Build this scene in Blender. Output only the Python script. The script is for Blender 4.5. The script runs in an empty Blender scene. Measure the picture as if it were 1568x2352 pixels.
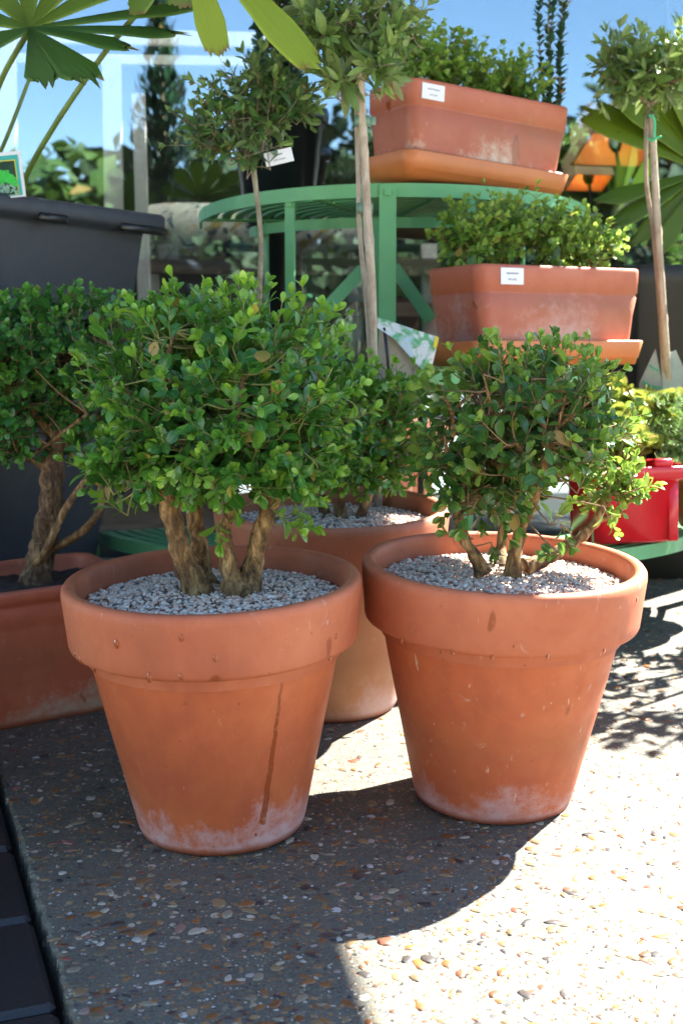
import bpy, math, random
import numpy as np
from mathutils import Vector, Matrix, noise as mnoise

# ------------------------------------------------------------------ camera, sky, sun, exposure
S = bpy.context.scene
COL = S.collection
R = math.radians
TH, SLOPE, FPX = R(7.3), math.tan(R(4.0)), 3100.0
ZC = 0.8 / math.cos(R(4.0)) - 1.9 * SLOPE

cam_d = bpy.data.cameras.new("camera")
cam = bpy.data.objects.new("camera", cam_d)
COL.objects.link(cam)
cam.location = (0, 0, ZC)
cam.rotation_euler = (R(90) - TH, 0, 0)
cam_d.sensor_fit = 'HORIZONTAL'
cam_d.sensor_width = 24.0
cam_d.lens = 24.0 * FPX / 1568.0
cam_d.clip_start, cam_d.clip_end = 0.05, 500
cam_d.dof.use_dof = True
cam_d.dof.focus_distance = 1.78
cam_d.dof.aperture_fstop = 7.1
S.camera = cam

SUN_EL, SUN_AZ = R(48.5), R(50.0)          # azimuth measured from +Y towards +X
w = bpy.data.worlds.new("World")
S.world = w
w.use_nodes = True
wn = w.node_tree
sky = wn.nodes.new('ShaderNodeTexSky')
sky.sky_type = 'NISHITA'
sky.sun_disc = False
sky.sun_elevation = SUN_EL
sky.sun_rotation = SUN_AZ
sky.air_density = 1.0
sky.dust_density = 0.0
sky.ozone_density = 1.4
wn.links.new(sky.outputs[0], wn.nodes['Background'].inputs[0])
wn.nodes['Background'].inputs[1].default_value = 0.06

sl = bpy.data.lights.new("sun", 'SUN')
sl.energy = 5.0
sl.angle = R(0.53)
sl.color = (1.0, 0.95, 0.87)
sun = bpy.data.objects.new("sun", sl)
COL.objects.link(sun)
SD = Vector((math.sin(SUN_AZ) * math.cos(SUN_EL), math.cos(SUN_AZ) * math.cos(SUN_EL), math.sin(SUN_EL)))
sun.rotation_euler = SD.to_track_quat('Z', 'Y').to_euler()
sun.location = SD * 10

S.view_settings.view_transform = 'Standard'
S.view_settings.look = 'None'
S.view_settings.exposure = 2.95
S.view_settings.gamma = 1.0
S.cycles.max_bounces = 8
S.cycles.transparent_max_bounces = 12
S.cycles.caustics_reflective = False
S.cycles.caustics_refractive = False
S.cycles.sample_clamp_indirect = 6.0

# ------------------------------------------------------------------ helpers
def ray(px, py):
    x = (px - 784) / FPX; v = -(py - 1176) / FPX
    return Vector((x, math.cos(TH) + v * math.sin(TH), -math.sin(TH) + v * math.cos(TH)))

def P(px, py, Y):
    r = ray(px, py)
    return Vector((0, 0, ZC)) + r * (Y / r.y)

def G(px, py):
    r = ray(px, py)
    t = -(ZC + 1.9 * SLOPE) / (r.z - SLOPE * r.y)
    return Vector((0, 0, ZC)) + r * t

Y_LO, Y_HI = -1.0, 3.45
def gz(y):
    return SLOPE * (min(max(y, Y_LO), Y_HI) - 1.9)

class MB:
    """collects geometry for ONE mesh object"""
    def __init__(s):
        s.v, s.f, s.t, s.lc = [], [], [], []
    def add(s, verts, faces, tint=0.0, lc=None):
        b = len(s.v)
        s.v.extend([tuple(p) for p in verts])
        s.f.extend([tuple(i + b for i in f) for f in faces])
        s.t.extend([tint] * len(verts))
        s.lc.extend(lc if lc is not None else [(0, 0, 0)] * len(verts))
    def build(s, name, mat, parent=None, smooth=True, loc=None, rot=None):
        me = bpy.data.meshes.new(name)
        me.from_pydata(s.v, [], s.f)
        a = me.attributes.new('tint', 'FLOAT', 'POINT')
        a.data.foreach_set('value', np.array(s.t, dtype=np.float32))
        if any(c != (0, 0, 0) for c in s.lc[:200]):
            a = me.attributes.new('lc', 'FLOAT_VECTOR', 'POINT')
            a.data.foreach_set('vector', np.array(s.lc, dtype=np.float32).ravel())
        if smooth:
            me.polygons.foreach_set('use_smooth', [True] * len(me.polygons))
        me.materials.append(mat)
        me.update()
        o = bpy.data.objects.new(name, me)
        COL.objects.link(o)
        if parent: o.parent = parent
        if loc is not None: o.location = loc
        if rot is not None: o.rotation_euler = rot
        return o

def tag(o, label=None, cat=None, group=None, kind=None):
    if label: o['label'] = label
    if cat: o['category'] = cat
    if group: o['group'] = group
    if kind: o['kind'] = kind
    return o

def empty(name, loc, label, cat, rot=(0, 0, 0), group=None):
    o = bpy.data.objects.new(name, None)
    o.empty_display_size = 0.05
    COL.objects.link(o)
    o.location = loc; o.rotation_euler = rot
    return tag(o, label, cat, group)

def smooth_by_angle(o, deg=40):
    me = o.data
    me.update()
    bm_edges = {}
    fn = [p.normal.copy() for p in me.polygons]
    ef = {}
    for p in me.polygons:
        for k in p.edge_keys:
            ef.setdefault(k, []).append(p.index)
    ck = math.cos(R(deg))
    for e in me.edges:
        fs = ef.get(tuple(e.key), ef.get((e.key[1], e.key[0]), []))
        if len(fs) == 2 and fn[fs[0]].dot(fn[fs[1]]) < ck:
            e.use_edge_sharp = True
    return o

def frame_of(d, ref=None):
    d = d.normalized()
    ref = ref or (Vector((0, 0, 1)) if abs(d.z) < 0.95 else Vector((1, 0, 0)))
    a = d.cross(ref).normalized()
    return d, a, a.cross(d)

def tube(mb, pts, radii, seg=8, bump=0.0, rng=None, tint=0.0, cap=True, freq=1.0):
    pts = [Vector(p) for p in pts]
    n = len(pts)
    if not hasattr(radii, '__len__'): radii = [radii] * n
    t0 = (pts[1] - pts[0]).normalized()
    _, a, b = frame_of(t0)
    vs, fs = [], []
    ph = rng.random() * 6.28 if rng else 0
    for i in range(n):
        t = (pts[min(i + 1, n - 1)] - pts[max(i - 1, 0)]).normalized()
        a = (a - t * a.dot(t)).normalized(); b = t.cross(a)
        for k in range(seg):
            an = 2 * math.pi * k / seg
            r = radii[i]
            if bump:
                if bump > .2:
                    q0 = pts[i] + (a * math.cos(an) + b * math.sin(an)) * r
                    r *= 1 + 1.1 * bump * mnoise.noise(q0 * 55) + .7 * bump * mnoise.noise(Vector((q0.x * 190, q0.y * 190, q0.z * 70))) + .35 * max(0, 1 - i / (n * .13))
                else: r *= 1 + bump * (0.5 * math.sin(3 * an + ph + i * 0.23 * freq) + 0.35 * math.sin(5 * an - i * 0.31 * freq + 2 * ph)
                                 + (rng.random() - 0.5) * 0.7)
            vs.append(pts[i] + a * (math.cos(an) * r) + b * (math.sin(an) * r))
    for i in range(n - 1):
        for k in range(seg):
            k2 = (k + 1) % seg
            fs.append((i * seg + k, i * seg + k2, (i + 1) * seg + k2, (i + 1) * seg + k))
    if cap:
        fs.append(tuple(range(seg))[::-1]); fs.append(tuple((n - 1) * seg + k for k in range(seg)))
    mb.add(vs, fs, tint)

def spline(ctrl, n=20):
    """Catmull-Rom through control tuples (x,y,z,r)"""
    c = [np.array(list(p), float) for p in ctrl]
    c = [2 * c[0] - c[1]] + c + [2 * c[-1] - c[-2]]
    out = []
    m = len(c) - 3
    for i in range(n + 1):
        u = i / n * m
        k = min(int(u), m - 1); t = u - k
        p0, p1, p2, p3 = c[k:k + 4]
        out.append(0.5 * ((2 * p1) + (-p0 + p2) * t + (2 * p0 - 5 * p1 + 4 * p2 - p3) * t * t + (-p0 + 3 * p1 - 3 * p2 + p3) * t ** 3))
    return [Vector(p[:3]) for p in out], [max(float(p[3]), 1e-4) for p in out]

def box(mb, c, size, rot=None, bev=0.0):
    hx, hy, hz = [s / 2 for s in size]
    b = bev
    if b <= 0:
        vs = [Vector((x * hx, y * hy, z * hz)) for z in (-1, 1) for x, y in ((-1, -1), (1, -1), (1, 1), (-1, 1))]
        fs = [(3, 2, 1, 0), (4, 5, 6, 7), (0, 1, 5, 4), (1, 2, 6, 5), (2, 3, 7, 6), (3, 0, 4, 7)]
    else:
        lv = [(-hz, b), (-hz + b, 0), (hz - b, 0), (hz, b)]
        vs = []
        for z, ins in lv:
            X, Y = hx - ins, hy - ins
            cc = b if ins == 0 else b * 0.4
            for sx, sy, o in ((-1, -1, 0), (-1, -1, 1), (1, -1, 0), (1, -1, 1), (1, 1, 0), (1, 1, 1), (-1, 1, 0), (-1, 1, 1)):
                pass
            ring = [(-X, -Y + cc), (-X + cc, -Y), (X - cc, -Y), (X, -Y + cc), (X, Y - cc), (X - cc, Y), (-X + cc, Y), (-X, Y - cc)]
            vs += [Vector((x, y, z)) for x, y in ring]
        fs = [tuple(range(8))[::-1], tuple(range(24, 32))]
        for i in range(3):
            for k in range(8):
                fs.append((i * 8 + k, i * 8 + (k + 1) % 8, (i + 1) * 8 + (k + 1) % 8, (i + 1) * 8 + k))
    M = rot if rot is not None else Matrix.Identity(3)
    mb.add([M @ v + Vector(c) for v in vs], fs)

def bar(mb, a, b, wd, th, up=Vector((0, 0, 1)), bev=0.0):
    """rectangular bar from a to b; wd across, th along 'up'"""
    a, b = Vector(a), Vector(b)
    d = (b - a)
    L = d.length
    d.normalize()
    s = d.cross(up)
    s = s.normalized() if s.length > 1e-4 else Vector((1, 0, 0))
    u = s.cross(d)
    box(mb, (a + b) / 2, (wd, L, th), Matrix((s, d, u)).transposed(), bev)

def lathe(mb, prof, seg=96, wob=0.0, rng=None, close=False):
    vs, fs = [], []
    ph = [rng.random() * 6.28 for _ in range(3)] if rng else [0] * 3
    for r, z in prof:
        for k in range(seg):
            a = 2 * math.pi * k / seg
            q = 1 + wob * (math.sin(2 * a + ph[0]) + 0.6 * math.sin(3 * a + ph[1] + z * 9) + 0.3 * math.sin(5 * a + ph[2] + z * 23))
            vs.append((r * q * math.cos(a), r * q * math.sin(a), z))
    n = len(prof)
    for i in range(n - 1):
        for k in range(seg):
            k2 = (k + 1) % seg
            fs.append((i * seg + k, i * seg + k2, (i + 1) * seg + k2, (i + 1) * seg + k))
    if close:
        fs.append(tuple(range(seg))[::-1])
    mb.add(vs, fs)

def rrect(hx, hy, r, q=6, side=8):
    pts = []
    for cx, cy, a0 in ((hx - r, -hy + r, -90), (hx - r, hy - r, 0), (-hx + r, hy - r, 90), (-hx + r, -hy + r, 180)):
        for i in range(q + 1):
            a = R(a0 + 90 * i / q)
            pts.append((cx + r * math.cos(a), cy + r * math.sin(a)))
    out = []
    n = len(pts)
    for i in range(n):
        p, s = pts[i], pts[(i + 1) % n]
        out.append(p)
        if i % (q + 1) == q:
            for k in range(1, side):
                out.append((p[0] + (s[0] - p[0]) * k / side, p[1] + (s[1] - p[1]) * k / side))
    return out

def loft(mb, levels, close=True):
    """levels: (hx, hy, r, z) rounded rectangles, outside bottom to top, then inside down"""
    rings = [[(x, y, z) for x, y in rrect(hx, hy, r)] for hx, hy, r, z in levels]
    m = min(len(r) for r in rings)
    assert all(len(r) == m for r in rings), [len(r) for r in rings]
    vs = [p for r in rings for p in r]
    fs = []
    for i in range(len(rings) - 1):
        for k in range(m):
            k2 = (k + 1) % m
            fs.append((i * m + k, i * m + k2, (i + 1) * m + k2, (i + 1) * m + k))
    if close:
        fs.append(tuple(range(m))[::-1]); fs.append(tuple((len(rings) - 1) * m + k for k in range(m)))
    mb.add(vs, fs)

def ico(sub=1):
    t = (1 + 5 ** .5) / 2
    v = [(-1, t, 0), (1, t, 0), (-1, -t, 0), (1, -t, 0), (0, -1, t), (0, 1, t), (0, -1, -t), (0, 1, -t), (t, 0, -1), (t, 0, 1), (-t, 0, -1), (-t, 0, 1)]
    f = [(0, 11, 5), (0, 5, 1), (0, 1, 7), (0, 7, 10), (0, 10, 11), (1, 5, 9), (5, 11, 4), (11, 10, 2), (10, 7, 6), (7, 1, 8),
         (3, 9, 4), (3, 4, 2), (3, 2, 6), (3, 6, 8), (3, 8, 9), (4, 9, 5), (2, 4, 11), (6, 2, 10), (8, 6, 7), (9, 8, 1)]
    v = [Vector(p).normalized() for p in v]
    for _ in range(sub):
        nf, cache = [], {}
        def mid(a, b):
            k = (min(a, b), max(a, b))
            if k not in cache:
                v.append(((v[a] + v[b]) / 2).normalized()); cache[k] = len(v) - 1
            return cache[k]
        for a, b, c in f:
            x, y, z = mid(a, b), mid(b, c), mid(c, a)
            nf += [(a, x, z), (b, y, x), (c, z, y), (x, y, z)]
        f = nf
    return np.array([tuple(p) for p in v]), f

ICO1, ICO1F = ico(1)

def pebble(mb, c, r, rng, flat=0.7, rot=None, ang=0.16):
    """a rounded stone; r = (rx, ry, rz)"""
    v = ICO1.copy()
    for _ in range(3):
        n = np.array([rng.gauss(0, 1) for _ in range(3)]); n /= np.linalg.norm(n)
        dd = v @ n
        v -= np.outer(np.maximum(dd - (0.72 + rng.random() * 0.2), 0) * 0.9, n)
    v *= 1 + ang * np.array([[rng.random() - .5] for _ in range(len(v))])
    v = v * np.array(r)
    M = np.array(rot if rot is not None else Matrix.Rotation(rng.random() * 6.28, 3, 'Z'))
    v = v @ M.T + np.array(c)
    mb.add(v.tolist(), ICO1F, rng.random())

# ---- leaves -------------------------------------------------------
def leaf_template(prof, fold=0.25, curl=0.2, cols=2):
    """prof: list of (v, halfwidth) along a unit-length leaf; +y length, x across, z normal"""
    vs, lc, fs = [], [], []
    C = 2 * cols - 1 if cols > 1 else 2
    us = [-1, 0, 1] if cols == 2 else [-1, -.5, 0, .5, 1]
    m = len(us)
    for v, hw in prof:
        for u in us:
            vs.append((u * hw, v, abs(u) * hw * fold - curl * v * v * 0.5 + 0.04 * math.sin(v * 3.1)))
            lc.append((u, v, 1.0))
    for i in range(len(prof) - 1):
        for k in range(m - 1):
            fs.append((i * m + k, i * m + k + 1, (i + 1) * m + k + 1, (i + 1) * m + k))
    return np.array(vs), fs, lc

BOX_LEAF = leaf_template([(0, .025), (.1, .04), (.25, .12), (.45, .21), (.65, .26), (.82, .23), (.94, .13), (1, .03)], .22, .25)
BOX_LO = leaf_template([(0, .03), (.25, .17), (.6, .32), (.88, .22), (1, .03)], .22, .25)
OLIVE_LEAF = leaf_template([(0, .02), (.12, .06), (.35, .15), (.6, .18), (.85, .11), (1, .01)], .2, .3)
HOLLY_LEAF = leaf_template([(0, .03), (.2, .2), (.5, .3), (.8, .2), (1, .02)], .3, .2)
FAT_LEAF = leaf_template([(0, .08), (.25, .15), (.55, .3), (.8, .34), (.93, .22), (1, .06)], .35, -.45)
NEEDLE = leaf_template([(0, .06), (.5, .07), (1, .01)], .1, .1)
CARD = leaf_template([(0, .1), (.5, .45), (1, .05)], .15, .3)

class Leaves:
    def __init__(s, tpl):
        s.tv, s.tf, s.tlc = tpl
        s.items = []
    def put(s, pos, d, nrm, L, wd=1.0, tint=0.0):
        d = d.normalized()
        x = d.cross(nrm)
        if x.length < 1e-3: x = d.cross(Vector((0.3, 0.5, 0.8)))
        x.normalize()
        n = x.cross(d)
        s.items.append((pos, x, d, n, L, wd, tint))
    def build(s, name, mat, parent):
        k = len(s.items); m = len(s.tv)
        B = np.array([[tuple(x), tuple(d), tuple(n)] for _, x, d, n, *_ in s.items])
        Lg = np.array([i[4] for i in s.items]); Wd = np.array([i[5] for i in s.items])
        Ps = np.array([tuple(i[0]) for i in s.items])
        tv = np.repeat(s.tv[None], k, 0).copy()
        tv[:, :, 0] *= Wd[:, None]
        V = np.einsum('kmj,kji->kmi', tv, B) * Lg[:, None, None] + Ps[:, None, :]
        F = np.array(s.tf)
        FF = (F[None] + (np.arange(k) * m)[:, None, None]).reshape(-1, 4)
        me = bpy.data.meshes.new(name)
        me.vertices.add(k * m); me.vertices.foreach_set('co', V.reshape(-1).astype(np.float32))
        nf = len(FF)
        me.loops.add(nf * 4); me.loops.foreach_set('vertex_index', FF.reshape(-1).astype(np.int32))
        me.polygons.add(nf); me.polygons.foreach_set('loop_start', (np.arange(nf) * 4).astype(np.int32))
        me.polygons.foreach_set('loop_total', np.full(nf, 4, dtype=np.int32))
        me.update(calc_edges=True)
        me.polygons.foreach_set('use_smooth', [True] * nf)
        a = me.attributes.new('tint', 'FLOAT', 'POINT')
        a.data.foreach_set('value', np.repeat(np.array([i[6] for i in s.items], dtype=np.float32), m))
        a = me.attributes.new('lc', 'FLOAT_VECTOR', 'POINT')
        a.data.foreach_set('vector', np.tile(np.array(s.tlc, dtype=np.float32), (k, 1)).ravel())
        me.materials.append(mat)
        o = bpy.data.objects.new(name, me)
        COL.objects.link(o)
        o.parent = parent
        return o

def rv(rng, s=1.0):
    return Vector((rng.gauss(0, s), rng.gauss(0, s), rng.gauss(0, s)))

def shoot(lv, tw, p, d, L, npair, leafL, rng, tint=0.0, wd=1.0, rad=0.0009, open_=0.9, tip=True, whorl=2):
    """one leafy shoot: opposite pairs of leaves on a thin stem"""
    d = d.normalized()
    bend = rv(rng, 0.25) + Vector((0, 0, 0.15))
    pts = []
    for i in range(5):
        t = i / 4
        pts.append(p + d * (L * t) + bend * (L * t * t * 0.5))
    tube(tw, pts, [rad * (1.3 - 0.7 * i / 4) for i in range(5)], 4, cap=False, tint=tint)
    rot = rng.random() * 6.28
    for i in range(npair):
        t = 0.12 + 0.88 * (i + 0.3 * rng.random()) / max(npair - 1, 1)
        t = min(t, 1.0)
        q = p + d * (L * t) + bend * (L * t * t * 0.5)
        td = (d + bend * t).normalized()
        _, a, b = frame_of(td)
        an = rot + i * 1.571 + rng.gauss(0, .25)
        for k in range(whorl):
            aa = an + k * 2 * math.pi / whorl
            o = a * math.cos(aa) + b * math.sin(aa)
            op = open_ * (1.1 - 0.5 * t) + rng.gauss(0, .12)
            ld = td * math.cos(op) + o * math.sin(op) + rv(rng, .1)
            nn = td * math.sin(op) - o * math.cos(op) + Vector((0, 0, .25)) + rv(rng, .12)
            size = leafL * (1.0 - 0.45 * t * t) * rng.choice((rng.uniform(.5, .8), rng.uniform(.8, 1.1), rng.uniform(.9, 1.3)))
            if rng.random() < 0.06: continue
            lv.put(q, ld, nn, size, wd * rng.uniform(.75, 1.25), min(1, max(0, tint + 0.45 * t * t * rng.random() + rng.gauss(0, .08))))
    if tip:
        q = p + d * L + bend * (L * .5)
        for k in range(3):
            lv.put(q, d + rv(rng, .35), rv(rng, 1) + Vector((0, -.3, .5)), leafL * rng.uniform(.45, .7), wd, min(1, tint + .3 + .3 * rng.random()))

def twig_to(tw, a, b, r0, r1, rng, sag=0.12, tint=0.0):
    a, b = Vector(a), Vector(b)
    L = (b - a).length
    m = (a + b) / 2 + rv(rng, sag * L * .5) + Vector((0, 0, -0.05 * L))
    pts, rr = spline([(*a, r0), (*m, (r0 + r1) / 2), (*b, r1)], 6)
    tube(tw, pts, rr, 5, cap=False, tint=tint)

def nearest(anchors, p):
    return min(anchors, key=lambda q: (q - p).length_squared + max(0, q.z - p.z) * 0.02)

# ------------------------------------------------------------------ materials
def nmat(name):
    m = bpy.data.materials.new(name)
    m.use_nodes = True
    nt = m.node_tree
    return m, nt, nt.nodes['Principled BSDF']

class NB:
    def __init__(s, nt): s.nt = nt
    def n(s, typ, **kw):
        o = s.nt.nodes.new('ShaderNode' + typ)
        for k, v in kw.items(): setattr(o, k, v)
        return o
    def l(s, a, b): s.nt.links.new(a, b)
    def coords(s, kind='Object', scale=(1, 1, 1), off=(0, 0, 0)):
        tc = s.n('TexCoord'); mp = s.n('Mapping')
        mp.inputs['Scale'].default_value = scale; mp.inputs['Location'].default_value = off
        s.l(tc.outputs[kind], mp.inputs[0]); return mp.outputs[0]
    def noise(s, v, scale, detail=4, rough=.55, dist=0.0):
        o = s.n('TexNoise'); o.inputs['Scale'].default_value = scale; o.inputs['Detail'].default_value = detail
        o.inputs['Roughness'].default_value = rough; o.inputs['Distortion'].default_value = dist
        s.l(v, o.inputs['Vector']); return o.outputs['Fac']
    def ramp(s, f, stops, interp='LINEAR'):
        o = s.n('ValToRGB'); cr = o.color_ramp; cr.interpolation = interp
        while len(cr.elements) < len(stops): cr.elements.new(0.5)
        for e, (p, c) in zip(cr.elements, stops):
            e.position = p; e.color = (*c, 1) if hasattr(c, '__len__') else (c, c, c, 1)
        s.l(f, o.inputs[0]); return o.outputs[0]
    def mix(s, f, a, b, mode='MIX'):
        o = s.n('Mix', data_type='RGBA', blend_type=mode)
        for val, i in ((f, 0), (a, 6), (b, 7)):
            if hasattr(val, 'is_output'): s.l(val, o.inputs[i])
            elif i == 0: o.inputs[0].default_value = val
            else: o.inputs[i].default_value = (*val, 1)
        return o.outputs[2]
    def math(s, op, a, b=None, clamp=False):
        o = s.n('Math', operation=op, use_clamp=clamp)
        for i, val in enumerate((a, b)):
            if val is None: continue
            if hasattr(val, 'is_output'): s.l(val, o.inputs[i])
            else: o.inputs[i].default_value = val
        return o.outputs[0]
    def mapr(s, f, a, b, c=0.0, d=1.0):
        o = s.n('MapRange'); s.l(f, o.inputs[0])
        for i, x in enumerate((a, b, c, d)): o.inputs[i + 1].default_value = x
        return o.outputs[0]
    def bump(s, h, strength, dist, bsdf):
        o = s.n('Bump'); o.inputs['Strength'].default_value = strength; o.inputs['Distance'].default_value = dist
        s.l(h, o.inputs['Height']); s.l(o.outputs[0], bsdf.inputs['Normal'])
    def attr(s, name, out='Fac'):
        o = s.n('Attribute'); o.attribute_name = name; return o.outputs[out]
    def sep(s, v):
        o = s.n('SeparateXYZ'); s.l(v, o.inputs[0]); return o.outputs

def leaf_mat(name, dark, light, young, rough=.38, trans=.28, margin=.35, back=None):
    m, nt, b = nmat(name)
    q = NB(nt)
    geo = q.n('NewGeometry')
    rnd = geo.outputs['Random Per Island']
    tint = q.attr('tint')
    base = q.mix(rnd, dark, light)
    col = q.mix(q.mapr(tint, .1, .85), base, young)
    lc = q.sep(q.attr('lc', 'Vector'))
    au = q.math('ABSOLUTE', lc[0])
    rib = q.mapr(au, 0.0, 0.14, .5, 0.0)
    edge = q.mapr(au, .86, 1.0, 0.0, margin)
    pale = q.mix(.55, young, (.30, .36, .12))
    col = q.mix(q.math('ADD', rib, edge, True), col, pale)
    nz = q.noise(q.coords('Object'), 160, 3)
    col = q.mix(q.mapr(nz, .35, .75, 0, .3), col, dark)
    dead = q.math('GREATER_THAN', q.math('FRACT', q.math('MULTIPLY', rnd, 37.7)), .985)
    col = q.mix(q.math('MULTIPLY', dead, .85), col, (.36, .22, .06))
    if back:
        col = q.mix(q.math('MULTIPLY', geo.outputs['Backfacing'], .75), col, back)
    q.l(col, b.inputs['Base Color'])
    b.inputs['Roughness'].default_value = rough
    b.inputs['Specular IOR Level'].default_value = .5
    tr = q.n('BsdfTranslucent')
    q.l(q.mix(.5, col, young), tr.inputs[0])
    mx = q.n('MixShader'); mx.inputs[0].default_value = trans
    q.l(b.outputs[0], mx.inputs[1]); q.l(tr.outputs[0], mx.inputs[2])
    q.l(mx.outputs[0], nt.nodes['Material Output'].inputs[0])
    q.bump(q.noise(q.coords('Object'), 260, 2), .15, .0006, b)
    return m

def bark_mat(name, a, c, d, scale=1.0):
    m, nt, b = nmat(name); q = NB(nt)
    v = q.coords('Object', (1, 1, .4))
    n1 = q.noise(v, 75 * scale, 8, .72, .8); n2 = q.noise(q.coords('Object'), 30 * scale, 5, .65)
    col = q.ramp(n1, [(.36, a), (.5, c), (.64, d)])
    col = q.mix(q.mapr(n2, .48, .66, 0, .65), col, a)
    q.l(col, b.inputs['Base Color']); b.inputs['Roughness'].default_value = .8
    q.bump(n1, 1.0, .008, b)
    return m

def simple(name, col, rough=.6, var=.25, scale=30, bump=.1, metal=0.0, spec=.5, aniso=(1, 1, 1)):
    m, nt, b = nmat(name); q = NB(nt)
    v = q.coords('Object', aniso)
    n = q.noise(v, scale, 5, .6)
    c2 = tuple(x * (1 - var) for x in col); c3 = tuple(min(1, x * (1 + var)) for x in col)
    q.l(q.ramp(n, [(.25, c2), (.75, c3)]), b.inputs['Base Color'])
    b.inputs['Roughness'].default_value = rough; b.inputs['Metallic'].default_value = metal
    b.inputs['Specular IOR Level'].default_value = spec
    if bump: q.bump(n, bump, .002, b)
    return m

def terracotta(name, base, warm, dark, seed, h=.356, eff=.5, eff_top=.09, patch=.35, drip=None, rough=.62, effcol=(.55, .44, .47)):
    """fired clay with blotches, scratches and lime bloom rising from the foot"""
    m, nt, b = nmat(name); q = NB(nt)
    off = (seed * 3.7, seed * 1.9, seed * 5.3)
    v = q.coords('Object', (1, 1, 1), off)
    n1 = q.noise(v, 5.5, 5, .6, .4); n2 = q.noise(v, 24, 6, .65); n3 = q.noise(v, 420, 3, .6)
    col = q.ramp(n1, [(.32, dark), (.5, base), (.68, warm)])
    col = q.mix(q.mapr(n2, .42, .72, 0, .35), col, dark)
    # vertical fine streaks
    vs = q.coords('Object', (1, 1, .12), off)
    st = q.noise(vs, 60, 4, .6)
    col = q.mix(q.mapr(st, .55, .75, 0, .28), col, warm)
    # pale scuffs
    n4 = q.noise(q.coords('Object', (1, 1, .5), (off[0] + 9, off[1], off[2])), 34, 7, .72, 1.2)
    col = q.mix(q.mapr(n4, .63, .72, 0, patch), col, (.52, .36, .27))
    n6 = q.noise(q.coords('Object', (1.6, 1.6, .22), (off[0] + 3, off[1] + 8, off[2])), 95, 3, .5, .3)
    col = q.mix(q.mapr(n6, .71, .755, 0, patch * 1.3), col, (.6, .42, .3))
    # lime bloom near the foot
    z = q.sep(q.coords('Object'))[2]
    hgt = q.mapr(z, .004, eff_top, 1.0, 0.0)
    foot = q.mapr(z, .002, .014, 0.15, 1.0)
    n5 = q.noise(v, 13, 8, .72, .5); n7 = q.noise(v, 85, 5, .7)
    nA = q.noise(q.coords('Object', (1, 1, .25), (off[1], off[2], off[0])), 9, 2, .5)
    e = q.math('ADD', q.math('ADD', q.math('MULTIPLY', hgt, .55), q.math('MULTIPLY', q.math('SUBTRACT', nA, .5), 1.1)), q.math('ADD', n5, q.math('MULTIPLY', q.math('SUBTRACT', n7, .5), .7)))
    e = q.math('MULTIPLY', q.mapr(e, .70, 1.10, 0, eff), q.math('MULTIPLY', foot, q.mapr(hgt, 0, .12, 0, 1)))
    col = q.mix(e, col, effcol)
    rgh = q.mapr(n2, .3, .7, rough - .12, rough + .12)
    if drip:
        # one wet run down the front: angle about the pot's axis, wobbling, between two heights
        ang0, z0, z1 = drip
        o = q.sep(q.coords('Object'))
        an = q.math('ARCTAN2', o[0], q.math('MULTIPLY', o[1], -1.0))
        wob = q.math('MULTIPLY', q.math('SUBTRACT', q.noise(q.coords('Object', (0.01, .01, 1)), 28, 3), .5), .07)
        slope = q.math('MULTIPLY', q.math('SUBTRACT', z, z1), .35)
        dd = q.math('ABSOLUTE', q.math('SUBTRACT', q.math('SUBTRACT', an, ang0), q.math('ADD', wob, slope)))
        wd = q.mapr(z, z0, z1, .040, .010)
        mk = q.math('MULTIPLY', q.math('LESS_THAN', dd, wd), q.math('MULTIPLY', q.math('GREATER_THAN', z, z0), q.math('LESS_THAN', z, z1)))
        col = q.mix(q.math('MULTIPLY', mk, .85), col, (.25, .055, .014))
        rgh = q.math('SUBTRACT', rgh, q.math('MULTIPLY', mk, .38))
    # damp dark foot and a sooty band some way above it
    band = q.math('MULTIPLY', q.mapr(q.math('ABSOLUTE', q.math('SUBTRACT', z, BAND)), .0, .06, 1, 0), q.mapr(n1, .38, .6, 0, .42))
    if eff: col = q.mix(q.math('MULTIPLY', band, q.math('SUBTRACT', 1, e)), col, (.20, .095, .038))
    if eff: col = q.mix(q.mapr(q.math('ADD', z, q.math('MULTIPLY', n2, .012)), .010, .020, .75, 0), col, (.20, .045, .014))
    wt = q.noise(q.coords('Object', (1, 1, .42), (off[1] + 2, off[0] + 6, off[2])), 27, 1, .3)
    wm = q.mapr(wt, .735, .75)
    col = q.mix(q.math('MULTIPLY', wm, .75), col, (.26, .062, .018))
    rgh = q.math('SUBTRACT', rgh, q.math('MULTIPLY', wm, .3))
    # dark specks and pale chalky dabs
    sp = q.noise(q.coords('Object', (1, 1, 1), (off[2], off[0], off[1])), 150, 2, .5)
    col = q.mix(q.mapr(sp, .735, .76, 0, .7), col, (.13, .05, .025))
    ch = q.noise(q.coords('Object', (1, 1, .7), (off[1], off[2] + 4, off[0])), 52, 2, .4)
    col = q.mix(q.mapr(ch, .73, .79, 0, .4), col, (.55, .40, .36))
    q.l(col, b.inputs['Base Color'])
    q.l(rgh, b.inputs['Roughness'])
    b.inputs['Specular IOR Level'].default_value = .45
    q.bump(q.math('ADD', q.math('MULTIPLY', n3, .35), n2), .16, .0016, b)
    return m

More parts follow.
